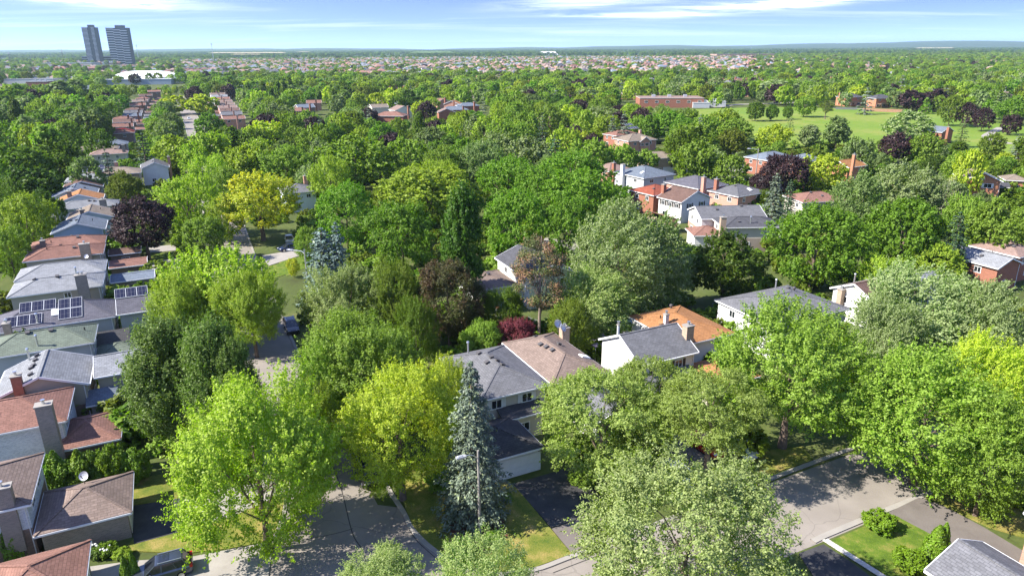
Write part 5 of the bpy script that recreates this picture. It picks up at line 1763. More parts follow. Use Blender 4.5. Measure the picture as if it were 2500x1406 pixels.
def scatter(name, label, objs, pts, scl, rz, kind='stuff'):
    """objs: prototype objects kept out of the scene; one object that sets them out on its points"""
    sub = bpy.data.collections.new(name + '_kinds')
    for o in objs:
        sub.objects.link(o)
    me = bpy.data.meshes.new(name)
    n = len(pts)
    me.vertices.add(n)
    me.vertices.foreach_set('co', np.asarray(pts, dtype=np.float32).ravel())
    at = me.attributes.new('sc', 'FLOAT_VECTOR', 'POINT')
    at.data.foreach_set('vector', np.asarray(scl, dtype=np.float32).ravel())
    at = me.attributes.new('rz', 'FLOAT', 'POINT')
    at.data.foreach_set('value', np.asarray(rz, dtype=np.float32))
    at = me.attributes.new('ix', 'INT', 'POINT')
    at.data.foreach_set('value', rs.integers(0, len(objs), n).astype(np.int32))
    o = bpy.data.objects.new(name, me)
    COL.objects.link(o)
    g = bpy.data.node_groups.new(name, 'GeometryNodeTree')
    g.interface.new_socket('Geometry', in_out='INPUT', socket_type='NodeSocketGeometry')
    g.interface.new_socket('Geometry', in_out='OUTPUT', socket_type='NodeSocketGeometry')
    gi, gout = g.nodes.new('NodeGroupInput'), g.nodes.new('NodeGroupOutput')
    ci = g.nodes.new('GeometryNodeCollectionInfo')
    ci.inputs['Collection'].default_value = sub
    ci.inputs['Separate Children'].default_value = True
    ci.inputs['Reset Children'].default_value = True
    ip = g.nodes.new('GeometryNodeInstanceOnPoints')
    ip.inputs['Pick Instance'].default_value = True

    def attr(nm, ty):
        a = g.nodes.new('GeometryNodeInputNamedAttribute')
        a.data_type = ty
        a.inputs[0].default_value = nm
        return a.outputs[0]
    cx = g.nodes.new('ShaderNodeCombineXYZ')
    L = g.links.new
    L(attr('rz', 'FLOAT'), cx.inputs[2])
    L(gi.outputs[0], ip.inputs['Points'])
    L(ci.outputs[0], ip.inputs['Instance'])
    L(attr('ix', 'INT'), ip.inputs['Instance Index'])
    L(cx.outputs[0], ip.inputs['Rotation'])
    L(attr('sc', 'FLOAT_VECTOR'), ip.inputs['Scale'])
    L(ip.outputs[0], gout.inputs[0])
    md = o.modifiers.new('set out', 'NODES')
    md.node_group = g
    tag(o, label, None, None, kind)
    return o


def far_tree_protos(st, c, lod=3):
    res = []
    for vv in range(2):
        me, _, r0, h0 = make_style(st, lod, vv)
        o = bpy.data.objects.new('far_tree_kind', me)
        if not me.materials:
            me.materials.append(None)
        o.material_slots[0].link = 'OBJECT'
        o.material_slots[0].material = LEAF[c]
        res.append(o)
    return res, r0, h0


# trees from 950 m out, among and beyond the roofs
n2 = 19000
ys2 = 900 + (2900 - 900) * rs.uniform(0, 1, n2) ** 0.75
xs2 = rs.uniform(-0.82, 0.82, n2) * ys2
for x, y in zip(xs2, ys2):
    D = math.hypot(x, y)
    a_ = x / y
    dens = .85 if -0.45 < a_ < 0.30 else 0.9 if a_ >= 0.36 else 0.4
    if y < 1000 and D < 950:
        continue
    if rs.uniform() > dens:
        continue
    st, c, _ = KINDS_[rs.choice(len(KINDS_), p=kp)]
    H = float(rs.uniform(9, 14.5)) * (.75 if -0.45 < a_ < 0.33 else 1)
    rad = H * float(rs.uniform(.36, .52))
    if st in ('spruce', 'poplar'):
        rad = H * .22
    if blocked(x, y, rad, H):
        continue
    STUFF.setdefault((st, c), []).append((x, y, H, rad))
for x, y, H, rad in ():
    pass
# woods out to the ridge
n3 = 26000
y3 = 2700 + (9500 - 2700) * rs.uniform(0, 1, n3) ** 0.8
x3 = rs.uniform(-0.82, 0.82, n3) * y3
nzf = np.sin(x3 / 420.0 + y3 / 300.0) + np.sin(x3 / 170.0 - y3 / 700.0 + 1.3) + 1.2 * np.sin(y3 / 260.0 + x3 / 1500.0)
for x, y, q in zip(x3, y3, nzf):
    if q < -0.75:
        continue
    st, c = [('round', 'greygreen'), ('maple', 'dark'), ('round', 'deep'), ('maple', 'mid'), ('spruce', 'spruce')][int(rs.integers(0, 5))]
    s = float(rs.uniform(11, 18))
    STUFF.setdefault((st, c), []).append((x, y, s, s * .55 if st != 'spruce' else s * .3))
for (st, c), L_i in STUFF.items():
    ob, r0, h0 = far_tree_protos(st, c)
    A = np.array(L_i)
    scatter('distant_trees', '%s crowns of the canopy that melts into the distance' % CW[c], ob, np.stack([A[:, 0], A[:, 1], np.zeros(len(A))], 1), np.stack([A[:, 3] / r0, A[:, 3] / r0, A[:, 2] / h0], 1), rs.uniform(0, 6.28, len(A)))


def varied(name, stops, brickish):
    m, t = mat(name)
    oi = t('ShaderNodeObjectInfo').outputs['Random']
    c = t.ramp(oi, stops)
    m.node_tree.nodes[-1].color_ramp.interpolation = 'CONSTANT'
    n = t('ShaderNodeTexNoise', {'Vector': t('ShaderNodeTexCoord').outputs['Object'], 'Scale': .6, 'Detail': 4.0}).outputs[0]
    f = t.math('MULTIPLY_ADD', t.math('SUBTRACT', n, .5), .3, 1.0)
    c = t.mix(1.0, c, t('ShaderNodeCombineColor', {0: f, 1: f, 2: f}).outputs[0], 'MULTIPLY')
    out(t, t('ShaderNodeBsdfPrincipled', {'Base Color': c, 'Roughness': .85, 'Specular IOR Level': .2}).outputs[0])
    return m


M_FR = varied('far roof', [(0, ROOF['pink']), (.12, ROOF['redbrown']), (.30, ROOF['taupe']), (.50, ROOF['grey']), (.64, ROOF['bluegrey']), (.76, ROOF['brown']), (.88, ROOF['dkgrey'])], False)
M_FW = varied('far wall', [(0, WALL['brickpink'][0]), (.3, WALL['brickorange'][0]), (.45, WALL['cream'][0]), (.65, WALL['tanbrick'][0]), (.8, WALL['white'][0])], True)


def far_house_meshes():
    res = []
    for i, (w, d, z, p) in enumerate(((11, 12, 5.8, .55), (12, 10, 5.6, .48), (10, 13, 6.0, .6))):
        rf, wl_ = MB(), MB()
        wl_.box((0, 0, z / 2), (w - .8, d - .8, z))
        a, c = w / 2, d / 2
        run = min(a, c)
        hh_ = z + run * p
        e = [(-a, -c, z), (a, -c, z), (a, c, z), (-a, c, z)]
        if w >= d:
            ra, rb = (-a + run, 0, hh_), (a - run + .01, 0, hh_)
            rf.poly([e[0], e[1], rb, ra]).poly([e[2], e[3], ra, rb]).poly([e[1], e[2], rb]).poly([e[3], e[0], ra])
        else:
            ra, rb = (0, -c + run, hh_), (0, c - run + .01, hh_)
            rf.poly([e[0], e[1], ra]).poly([e[2], e[3], rb]).poly([e[1], e[2], rb, ra]).poly([e[3], e[0], ra, rb])
        # cross gable facing the street
        gx = -a * .4
        gw = w * .22
        wl_.poly([(gx - gw, -c - .9, 0), (gx + gw, -c - .9, 0), (gx + gw, -c - .9, z), (gx, -c - .9, z + gw * .9), (gx - gw, -c - .9, z)])
        wl_.poly([(gx + gw, -c - .9, 0), (gx + gw, -c + .6, 0), (gx + gw, -c + .6, z), (gx + gw, -c - .9, z)]).poly([(gx - gw, -c + .6, 0), (gx - gw, -c - .9, 0), (gx - gw, -c - .9, z), (gx - gw, -c + .6, z)])
        tp = z + (gw + .2) * .9
        rf.poly([(gx - gw - .2, -c - 1.1, z), (gx, -c - 1.1, tp), (gx, -c + 3, tp), (gx - gw - .2, -c + 1, z)]).poly([(gx, -c - 1.1, tp), (gx + gw + .2, -c - 1.1, z), (gx + gw + .2, -c + 1, z), (gx, -c + 3, tp)])
        rm_, wm_ = rf.mesh('far_roof'), wl_.mesh('far_wall')
        cm_ = MB().box((a * .5, c * .3, z + run * p * .6), (.9, .9, 3)).mesh('far_chimney')
        cm_.materials.append(wallm('brickred'))
        rm_.materials.append(M_FR)
        wm_.materials.append(M_FW)
        res.append((rm_, wm_, cm_))
    return res


FH = far_house_meshes()
hp = []
n_h = 0
a26 = R(26)
for ib in range(0, 150):
    for ia in range(-130, 170):
        vv = ia * 15.0 + (4 if ib % 2 else 0)
        uu = 420 + ib * 17.0 + (8 if (ib % 3 == 2) else 0)
        if ib % 3 == 2:
            continue
        x = vv * math.cos(a26) - uu * math.sin(a26) + 300
        y = vv * math.sin(a26) + uu * math.cos(a26)
        D = math.hypot(x, y)
        if y < 400 or D < 600 or D > 2700 or abs(x / y) > .8:
            continue
        a_ = x / y
        if D < 950:
            pr = .22 if -.40 < a_ < .35 else .10
        else:
            pr = .42 if -.52 < a_ < .30 else .38 if a_ < .55 else .16
            if a_ < -.45:
                pr = .35
        if rs.uniform() > pr or blocked(x, y, 7, 8) or inside(x, y, park_poly) or near_line(x, y, street, 9):
            continue
        hp.append((D, x + rs.uniform(-2, 2), y + rs.uniform(-2, 2), a26 + float(rs.choice([0, math.pi / 2, math.pi, -math.pi / 2])) + rs.uniform(-.06, .06), 0.85 + .35 * rs.uniform()))
hp.sort()
rest = []
for D, x, y, rz, s in hp:
    px, py, _ = proj((x, y, 6))
    if n_h < 150 and 0 < px < 2500:
        n_h += 1
        rm_, wm_, cm_ = FH[n_h % 3]
        r = empty('house', (x, y, 0), rz)
        r.scale = (s, s, s)
        rf_ = random.choice(('pink', 'redbrown', 'taupe', 'grey', 'bluegrey', 'tan'))
        wl_ = random.choice(('brickpink', 'brickorange', 'cream', 'tanbrick', 'brickred'))
        link('roof', rm_, roofm(rf_), r)
        link('wall', wm_, wallm(wl_), r)
        link('chimney', cm_, None, r)
        r['category'] = 'house'
        auto_label(r, px, py, 'small %s roofed house' % RN.get(rf_, rf_), 'far houses among the trees')
    else:
        rest.append((x, y, rz, s))
ob = []
for rm_, wm_, cm_ in FH:
    mb = bmesh.new()
    mb.from_mesh(wm_)
    nf = len(mb.faces)
    mb.from_mesh(rm_)
    mb.faces.ensure_lookup_table()
    for i, f in enumerate(mb.faces):
        f.material_index = 0 if i < nf else 1
    me = bpy.data.meshes.new('far_house_kind')
    mb.to_mesh(me)
    mb.free()
    me.materials.append(M_FW)
    me.materials.append(M_FR)
    ob.append(bpy.data.objects.new('far_house_kind', me))
if rest:
    A = np.array(rest)
    scatter('distant_houses', 'roofs of the far suburb running together below the horizon', ob, np.stack([A[:, 0], A[:, 1], np.zeros(len(A))], 1), np.stack([A[:, 3]] * 3, 1), A[:, 2])

# ------------------------------------------------------------------ far land: fields and the ridge
M_FTAN = ground_mat('ripe field', [(.42, .35, .20), (.46, .39, .23), (.50, .43, .27)], .01, .1)
M_FGRN = ground_mat('green field', [(.10, .17, .05), (.12, .19, .055), (.15, .2, .06)], .01, .1)
for i, (x0_, x1_, y0_, y1_, m_) in enumerate(((510, 700, 133.5, 136.5, M_FTAN), (560, 640, 140, 142, M_FTAN), (1000, 1110, 132, 137, M_FGRN), (2230, 2330, 120, 123, M_FTAN), (720, 760, 131.5, 133, M_FTAN), (1150, 1200, 125, 126.5, M_FGRN))):
    sheet('field', [P(x0_, y1_), P(x1_, y1_), P(x1_ - 10, y0_), P(x0_ + 14, y0_)], 15.0, m_)
hb_ = MB()
NX, NY = 90, 7
hv = {}
for j in range(NY):
    y = 8600 + j * 800
    for i in range(NX + 1):
        x = (-1 + 2 * i / NX) * 13500
        a_ = x / y
        amp = 30 + 55 * max(0, min(1, (a_ - .05) / .5)) + 10 * math.sin(x / 900.0) + 8 * math.sin(x / 410.0 + 2) + 5 * math.sin(x / 190.0)
        hv[i, j] = (x, y, max(-.3, amp * math.sin(math.pi * min(1, j / (NY - 2.0)) * .5)) if j else -.3)
for j in range(NY - 1):
    for i in range(NX):
        hb_.poly([hv[i, j], hv[i + 1, j], hv[i + 1, j + 1], hv[i, j + 1]])
tag(hb_.build('hills', ground_mat('wooded ridge', [(.03, .055, .02), (.045, .075, .025), (.075, .095, .035)], .006, .02)), kind='structure')

# ------------------------------------------------------------------ landmarks
def pos(px, py):
    g = P(px, py)
    return g, (g - Vector((0, 0, CAMH))).dot(FW) / FPX          # place, metres per picture pixel


M_TG, t_ = mat('tower glass')
out(t_, t_('ShaderNodeBsdfPrincipled', {'Base Color': (.022, .034, .055, 1), 'Roughness': .15, 'Specular IOR Level': .6}).outputs[0])
M_TS = plain('tower slab', (.46, .50, .54), .7)
M_TD = plain('tower dark cladding', (.05, .055, .07), .6)


def tower(label, px, py, wpx, dm, top_m, nfl, step):
    g, mpp = pos(px, py)
    w = wpx * mpp
    r = empty('apartment_tower', g, R(9))
    tag(r, label, 'tower', 'pair of dark towers on the horizon')
    MB().box((0, 0, top_m / 2), (w, dm, top_m)).build('facade', M_TG, r)
    MB().box((w * .12, 0, top_m + 3.5), (w * .42, dm * .6, 7)).build('plant_room', M_TD, r)
    MB().box((-w / 2 - .2, 0, top_m / 2), (1.2, dm + 1.0, top_m + 1.4)).box((w / 2 + .2, 0, top_m / 2), (1.2, dm + 1.0, top_m + 1.4)).build('end_wall', M_TD, r)
    fh = top_m / nfl
    if step:
        for k in range(2, nfl, 2):
            b = MB()
            n = 6
            for i in range(n):
                zz_ = k * fh - (i // 2) * fh * .62 + fh
                x = -w / 2 + w * (i + .5) / n
                b.box((x, -dm / 2 - .7, zz_), (w / n, 1.6, 1.4))
                if i % 2 == 1 and i < n - 1:
                    b.box((x + w / n / 2, -dm / 2 - .7, zz_ - fh * .31), (.9, 1.5, fh * .62 - 1.5))
            b.build('balcony_band', M_TS, r)
    else:
        for k in range(1, nfl + 1):
            off = 2.2 * math.sin(k * 1.9)
            MB().box((-w * .28 + off * .3, -dm / 2 - .6, k * fh), (w * .42, 1.8, 1.1)).build('balcony_band', M_TS, r)
            MB().box((w * .36, -dm / 2 - .6, k * fh), (w * .26 + off * .4, 1.8, 1.1)).build('balcony_band', M_TS, r)
        MB().box((w * .08, -dm / 2 - .4, top_m / 2 + 2), (w * .18, 1.2, top_m + 4)).build('dark_stripe', M_TD, r)
    return g, mpp


tower('narrower dark tower with striped balconies on the horizon', 236, 158, 27, 26, 97, 30, False)
gt_, mpp = tower('wider dark tower with white stepped balcony lines on the horizon', 303, 158, 46, 24, 95, 30, True)
r = empty('podium_building', pos(255, 157)[0], R(9))
tag(r, 'low glazed podium joining the feet of the two dark towers', 'building')
wp = 82 * mpp
MB().box((0, -14, 11), (wp, 24, 22)).build('glass_front', M_TG, r)
for k in range(4):
    MB().box((0, -26.4, 4 + k * 5.5), (wp + 1, 1.4, .9)).build('floor_slab', M_TS, r)
MB().box((10, -16, 1.5), (wp + 60, 30, 3)).build('canopy', WHITE, r)
for px, y0_, y1_, lab in ((522, 152, 110, 'tall white mast right of the towers'), (165, 196, 127, 'tall dark pole in front of the commercial roofs'), (339, 150, 113, 'thin white mast just right of the wider tower'), (1833, 126, 104, 'white mast on the horizon above the beige terraces'), (28, 163, 131, 'dark mast at the left end of the skyline')):
    g, mp = pos(px, y0_)
    b = MB()
    hh_ = (y0_ - y1_) * mp * 1.03
    b.tube([(0, 0, 0), (0, 0, hh_ * .5), (0, 0, hh_)], [1.0, .75, .5] if mp > .8 else [.45, .33, .22], 6)
    o = b.build('mast', METAL if 'white' in lab else plain('dark pole', (.12, .11, .10), .6), None, g)
    tag(o, lab, 'mast')
    MB().box((0, 0, hh_ * .94), (2.4, 2.4, hh_ * .1) if mp > .8 else (.9, .9, 2.0)).build('antenna', STEEL, o)
for i, px in enumerate((716, 728, 738, 750)):
    g, mp = pos(px, 186)
    o = MB().tube([(0, 0, 0), (0, 0, 24)], [.4, .25], 6).build('light_mast', STEEL, None, g)
    tag(o, 'slim sports field light mast by the flat school roofs, %s of four from the left' % ('first', 'second', 'third', 'fourth')[i], 'mast', 'field light masts')
    MB().box((0, -.3, 24), (3.2, .4, 1.6)).build('lamp_head', STEEL, o)
# white dome hall
g, mp = pos(362, 204)
r = empty('dome_hall', g, R(8))
tag(r, 'white rounded dome hall with a blue-grey lower front', 'building')
b = MB()
Lx, Wy, Hz = 172 * mp, 36, 15
rows = []
for i in range(25):
    q = -1 + 2 * i / 24
    sc_ = max(0.02, (1 - abs(q) ** 3.2)) ** .5
    rows.append([(q * Lx / 2, math.cos(math.pi * k / 12) * Wy / 2 * (sc_ ** .6), (max(0, math.sin(math.pi * k / 12)) ** .7) * Hz * sc_) for k in range(13)])
for a, c in zip(rows, rows[1:]):
    for k in range(12):
        b.poly([a[k], a[k + 1], c[k + 1], c[k]])
o = b.build('dome', plain('white membrane', (.86, .87, .88), .5, var=.03), r)
b = MB()
for i in range(1, 12):
    x = -Lx / 2 + Lx * i / 12
    b.bar((x, -Wy / 2 - .2, .5), (x, -Wy * .42, Hz * .6), .35, .3)
b.build('rib', STEEL, r)['kind'] = 'stuff'
MB().box((-8, -27, 3), (Lx * 1.05, 18, 6)).build('front_block', plain('blue-grey cladding', (.32, .38, .45), .5), r)
MB().box((-8, -27, 6.2), (Lx * 1.06, 18.5, .4)).build('flat_roof', plain('pale membrane roof', (.62, .64, .66), .7), r)
# white tent hall far off
g, mp = pos(1338, 135)
r = empty('tent_hall', g, R(5))
tag(r, 'white tent roofed hall far off near the horizon', 'building')
w = 46 * mp
b = MB()
b.poly([(-w / 2, -18, 3), (w / 2, -18, 3), (w * .36, 0, 18), (-w * .36, 0, 18)]).poly([(w / 2, 18, 3), (-w / 2, 18, 3), (-w * .36, 0, 18), (w * .36, 0, 18)]).poly([(w / 2, -18, 3), (w / 2, 18, 3), (w * .36, 0, 18)]).poly([(-w / 2, 18, 3), (-w / 2, -18, 3), (-w * .36, 0, 18)])
b.build('roof', WHITE, r)
MB().box((0, 0, 1.5), (w, 36, 3)).build('wall', WHITE, r)


def flat(label, px, py, w, d, z, roof, wall, ang, corner='NL', group=None, nw=0, name='flat_roofed_building'):
    q = House(label, [B((corner, px, py), z, w, d, roof=roof, wall=wall, t='flat', ov=.15)], ang=ang, vents=0, detail=1, wins=None, name=name, cat='building', group=group)
    for i in range(nw):
        q.window(q.blocks[0], 'N', (i + .6) / nw, z * .62, 2.4, 1.7, 3)
    b0 = q.blocks[0]
    for i in range(3):
        MB().box((b0['x0'] + w * (.25 + .25 * i), b0['y0'] + d * .5, z + .8), (2.4, 2.0, 1.6)).build('roof_unit', STEEL, q.root)
    return q


flat('red brick school with a pale flat roof and white windows', 1562, 240, 44, 24, 6.5, 'pink', 'brickred', -3, 'NL', nw=6, name='school_building')
flat('lower wing of the red brick school, further left', 1520, 229, 40, 20, 5, 'pink', 'brickred', -3, 'NL', name='school_building')
flat('white portable classroom by the park, left one of two', 1692, 251, 11.5, 9, 3.6, 'white', 'greyside', -3, name='portable_classroom', group='portable classrooms')
flat('white portable classroom by the park, right one of two', 1731, 248, 12.0, 9, 3.6, 'white', 'greyside', -3, name='portable_classroom', group='portable classrooms')
for px, py, w, d, z, rf, wl, lab in ((668, 193, 28, 18, 6, 'ltgrey', 'brickpink', 'flat pale school roof in the canopy below the far suburb'), (725, 194, 30, 22, 5, 'white', 'brickpink', 'flat white cluttered school roof right of its paler neighbour'), (890, 186, 32, 24, 8, 'brown', 'brickbrown', 'brown flat roofed block in the mid canopy'), (910, 193, 30, 14, 5, 'ltgrey', 'brickbrown', 'lower pale front of the brown flat block'),
                                     (2, 194, 60, 40, 6, 'ltgrey', 'white', 'long pale commercial roof at the left edge'), (62, 200, 22, 20, 6, 'ltgrey', 'brickred', 'dark red shop building below the long pale roof'), (112, 190, 40, 25, 6, 'white', 'white', 'white commercial roof beside the tall dark pole'), (110, 178, 110, 26, 6, 'green', 'white', 'long green edged shopping roof below the towers'),
                                     (182, 166, 70, 40, 7, 'white', 'cream', 'row of pale shops in front of the tower feet'), (20, 165, 90, 40, 8, 'tan', 'brickpink', 'tan commercial block at the left of the skyline'), (375, 163, 80, 40, 8, 'bluegrey', 'brickpink', 'blue-grey block right of the tower podium'), (0, 181, 40, 30, 6, 'taupe', 'brickred', 'reddish shop roof at the left edge'), (90, 155, 120, 50, 10, 'bluegrey', 'cream', 'blue-grey hall in the haze left of the towers'),
                                     (440, 166, 70, 40, 9, 'grey', 'brickpink', 'grey block in the far suburb right of the dome'), (1750, 133, 240, 60, 12, 'taupe', 'brickpink', 'long taupe terrace below the horizon mast'), (2240, 118, 200, 60, 12, 'tan', 'cream', 'pale long hall under the right horizon')):
    flat(lab, px, py, w, d, z, rf, wl, 8)
k = 0
for px, py, w, rf, wl in ((1330, 160, 16, 'pink', 'brickorange'), (1362, 162, 18, 'dkgrey', 'brickpink'), (1395, 164, 18, 'redbrown', 'brickorange'), (1420, 166, 16, 'tan', 'cream'), (1455, 168, 18, 'pink', 'white'), (1440, 152, 26, 'redbrown', 'brickpink'), (1480, 157, 22, 'redbrown', 'brickorange'), (1505, 150, 24, 'bluegrey', 'cream'), (1550, 152, 26, 'ltgrey', 'cream'), (1575, 160, 22, 'redbrown', 'brickorange'), (1600, 147, 24, 'ltgrey', 'cream'), (1645, 152, 18, 'grey', 'white'),
                          (1245, 176, 16, 'tan', 'white'), (1270, 178, 16, 'pink', 'brickpink'), (1295, 176, 14, 'taupe', 'white'), (1175, 172, 12, 'redbrown', 'white'), (1190, 175, 12, 'pink', 'brickpink'), (1215, 176, 12, 'grey', 'white')):
    k += 1
    q = House(None, [B(('NL', px, py), 8.0, w, 14, roof=rf, wall=wl, p=.65, t='hip'), B(('NL', px + 5, py + .6), 8.2, 5.5, 3, roof=rf, wall=wl, p=1.0, t='gaby'), B(('NL', px + 13, py + .6), 8.2, 5.5, 3, roof=rf, wall=wl, p=1.0, t='gaby')], ang=26, vents=0, detail=1, wins=None, name='terrace_house', cat='house')
    for w_ in (.2, .5, .8):
        q.window(q.blocks[0], 'N', w_, 5.5, 1.8, 2.4, 2)
        q.window(q.blocks[0], 'N', w_, 2.0, 1.8, 2.0, 2)
    auto_label(q.root, px, py, 'tall %s roofed terrace' % RN.get(rf, rf), 'tall terraces in the middle distance')

# ------------------------------------------------------------------ street furniture and vehicles


def lamp(label, px, py, H=8.4, adir=200, arm=1.5, sc=1.0, m=None, hm=None):
    g = P(px, py)
    r = empty('street_lamp', g, R(adir))
    tag(r, label, 'street lamp')
    m = m or CONCRETE
    MB().tube([(0, 0, 0), (0, 0, H * .5), (0, 0, H)], [.15 * sc, .12 * sc, .09 * sc], 10).build('pole', m, r)
    b = MB()
    b.tube([(0, 0, H - .75), (.45, 0, H - .35), (arm * .75, 0, H - .2), (arm, 0, H - .22)], .045 * sc, 8)
    b.build('arm', METAL, r)
    h = MB().box((arm + .3, 0, H - .22), (.85 * sc, .34 * sc, .16)).box((arm + .38, 0, H - .12), (.5, .26, .1), taper=.7).build('lamp_head', hm or STEEL, r)
    MB().box((arm + .36, 0, H - .33), (.5 * sc, .24 * sc, .07), taper=1.1).build('lens', GLASS, h)
    return r


lamp('concrete street lamp standing in front of the tall blue-grey spruce', 1172, 1313, 8.7, 205, 1.2)
lamp('tall grey street lamp at the bend of the side street', 1843, 446, 10.5, 160, 2.5, 1.2)
lamp('street lamp with a long arm beside the pair of blue spruces', 752, 695, 6.5, 165, 2.6, 1.3, m=METAL)
lamp('grey street lamp standing out of the canopy above the broad yellowish crown', 1168, 318, 9.0, 150, 2.2, 1.6, m=METAL)
lamp('grey street lamp over the long straight street', 425, 350, 10, -20, 3, 1.6, m=METAL)
lamp('street lamp rising behind the red brick school', 1594, 232, 14, 150, 3, 2.0, m=METAL)

PAINT = {}


def paint(n, c, metal=.3):
    if n not in PAINT:
        m, t = mat('car paint ' + n)
        out(t, t('ShaderNodeBsdfPrincipled', {'Base Color': (*c, 1), 'Metallic': metal, 'Roughness': .28, 'Coat Weight': .7, 'Coat Roughness': .05}).outputs[0])
        PAINT[n] = m
    return PAINT[n]


M_LIGHT = plain('lamp glass', (.75, .77, .8), .15, spec=.7)
M_TAIL = plain('tail lamp red', (.42, .015, .015), .2, spec=.6)
M_RIM = plain('alloy', (.55, .56, .58), .3, .9)


def loft(secs, name, m, parent):
    """secs: closed rings of equal length"""
    b = MB()
    n = len(secs[0])
    for a, c in zip(secs, secs[1:]):
        for i in range(n):
            j = (i + 1) % n
            b.poly([a[i], a[j], c[j], c[i]])
    b.poly(secs[0][::-1]).poly(secs[-1])
    o = b.build(name, m, parent)
    return o


def car(name, label, g, rz, colour, suv=True, L=4.6, W=1.84):
    """nose towards local -x"""
    r = empty(name, g, rz)
    tag(r, label, 'car')
    h = 1.68 if suv else 1.45
    pm = paint(*colour)
    bz = .98 if suv else .88

    def ring(x, hw, z0, zb):
        return [(x, -hw * .93, z0), (x, -hw, z0 + .22), (x, -hw, zb - .14), (x, -hw * .93, zb), (x, hw * .93, zb), (x, hw, zb - .14), (x, hw, z0 + .22), (x, hw * .93, z0)]
    hw = W / 2
    a = L / 2
    S = [ring(-a, hw * .72, .38, .66), ring(-a + .12, hw * .88, .28, .78), ring(-a + .5, hw * .97, .22, bz - .1), ring(-a + 1.15, hw, .22, bz), ring(0, hw, .22, bz + .02), ring(a - .9, hw, .22, bz + .05), ring(a - .22, hw * .97, .26, bz + .05), ring(a - .04, hw * .9, .34, bz - .02), ring(a, hw * .82, .42, bz - .2)]
    o = loft([[p for p in s] for s in S], 'body', pm, r)

    def cab(x, hw_, z):
        return [(x, -hw_, z), (x, hw_, z)]
    xb0, xb1 = -a + 1.1, a - (.22 if suv else .75)
    xt0, xt1 = -a + 1.95, a - (.62 if suv else 1.35)
    q0, q1 = hw * .92, hw * .74
    lo = [(xb0, -q0, bz), (xb1, -q0 * .98, bz + .04), (xb1, q0 * .98, bz + .04), (xb0, q0, bz)]
    hi = [(xt0, -q1, h - .06), (xt1, -q1, h - .05), (xt1, q1, h - .05), (xt0, q1, h - .06)]
    b = MB()
    for i in range(4):
        j = (i + 1) % 4
        b.poly([lo[i], lo[j], hi[j], hi[i]])
    b.build('window_glass', GLASS, r)
    b = MB()
    ins = .05
    b.poly([(x * 1.0, y * 1.02, z + .01) for x, y, z in hi])
    b.poly([(x + (.12 if x < 0 else -.12), y * .86, z + .05) for x, y, z in hi])
    t0 = [(x, y * 1.02, z + .01) for x, y, z in hi]
    t1 = [(x + (.12 if x < 0 else -.12), y * .86, z + .05) for x, y, z in hi]
    for i in range(4):
        j = (i + 1) % 4
        b.poly([t0[i], t0[j], t1[j], t1[i]])
    for sy in (-1, 1):
        k0, k1 = (0, 1) if sy < 0 else (3, 2)
        b.bar(lo[k0], hi[k0], .09, .07).bar(lo[k1], hi[k1], .2, .07)
        for f in (.38, .72):
            p = Vector(lo[k0]).lerp(Vector(lo[k1]), f)
            q = Vector(hi[k0]).lerp(Vector(hi[k1]), max(0, (f - .18) * 1.15))
            b.bar(p, q, .09, .05)
    b.build('roof', pm, r)
    if suv:
        for sy in (-1, 1):
            MB().bar((xt0 + .2, sy * q1 * .9, h + .06), (xt1 - .1, sy * q1 * .9, h + .06), .05, .05).build('roof_rail', METAL, r)
    if suv:
        MB().box((xt0 + .65, 0, h + .012), (.75, .9, .02)).build('sunroof', GLASS, r)
    for sy in (-1, 1):
        MB().box((-a + .22, sy * hw * .66, .72), (.22, .4, .15)).build('headlight', M_LIGHT, r)
        MB().box((a - .10, sy * hw * .78, bz - .02), (.22, .34, .24)).build('taillight', M_TAIL, r)
        MB().box((xb0 + .45, sy * (hw + .1), bz + .1), (.12, .2, .14)).build('mirror', pm, r)
        for sx, x in ((-1, -a + .85), (1, a - .9)):
            w = MB().tube([(x, sy * (hw - .22), .34), (x, sy * (hw + .015), .34)], .345, 18).build('wheel', BLACK, r)
            MB().tube([(x, sy * (hw - .02), .34), (x, sy * (hw + .03), .34)], .23, 12).build('rim', M_RIM, w)
    MB().box((a - .01, 0, .75), (.04, .5, .12)).build('number_plate', WHITE, r)
    return r


def cpos(px, py):
    return P(px, py, 0)


car('suv', 'dark blue-grey SUV with roof rails parked on the driveway in the lower left corner', P(398, 1406), R(24), ('slate', (.07, .085, .11), .6))
car('suv', 'black SUV parked at the kerb under the yellow tinged maple', P(898, 1166), R(116), ('black', (.008, .008, .009), .2))
car('parked_car', 'red car almost hidden under the feathery trees', P(1722, 1098), R(118), ('red', (.55, .02, .015), .1), False)
car('parked_car', 'white car beside the hidden red one', P(1797, 1102), R(118), ('white', (.75, .76, .77), .0))
car('parked_car', 'white car showing through leaves by the house with the tan driveway', P(1655, 1168), R(118), ('white', (.75, .76, .77), .0), False)
car('parked_car', 'dark blue car at the front of the blue-grey garage wing', P(400, 676), R(26), ('navy', (.02, .03, .10), .4), False)
car('parked_car', 'dark car with a red tail parked near the blue spruces', P(706, 611), R(40), ('navy', (.02, .03, .10), .4), False)
car('parked_car', 'black car in front of the tan brick house garage', P(1626, 402), R(10), ('black', (.008, .008, .009), .2), False)
car('parked_car', 'silver car under the big purple maple', P(437, 572), R(26), ('silver', (.45, .47, .50), .7), False)
car('parked_car', 'silver car at the roadside by the golden maple', P(707, 590), R(110), ('silver', (.45, .47, .50), .7), False)
car('suv', 'dark car parked halfway up the shaded street', P(712, 806), R(116), ('black', (.008, .008, .009), .2))
car('parked_car', 'white car on the long straight street', P(462, 292), R(116), ('white', (.75, .76, .77), .0), False)
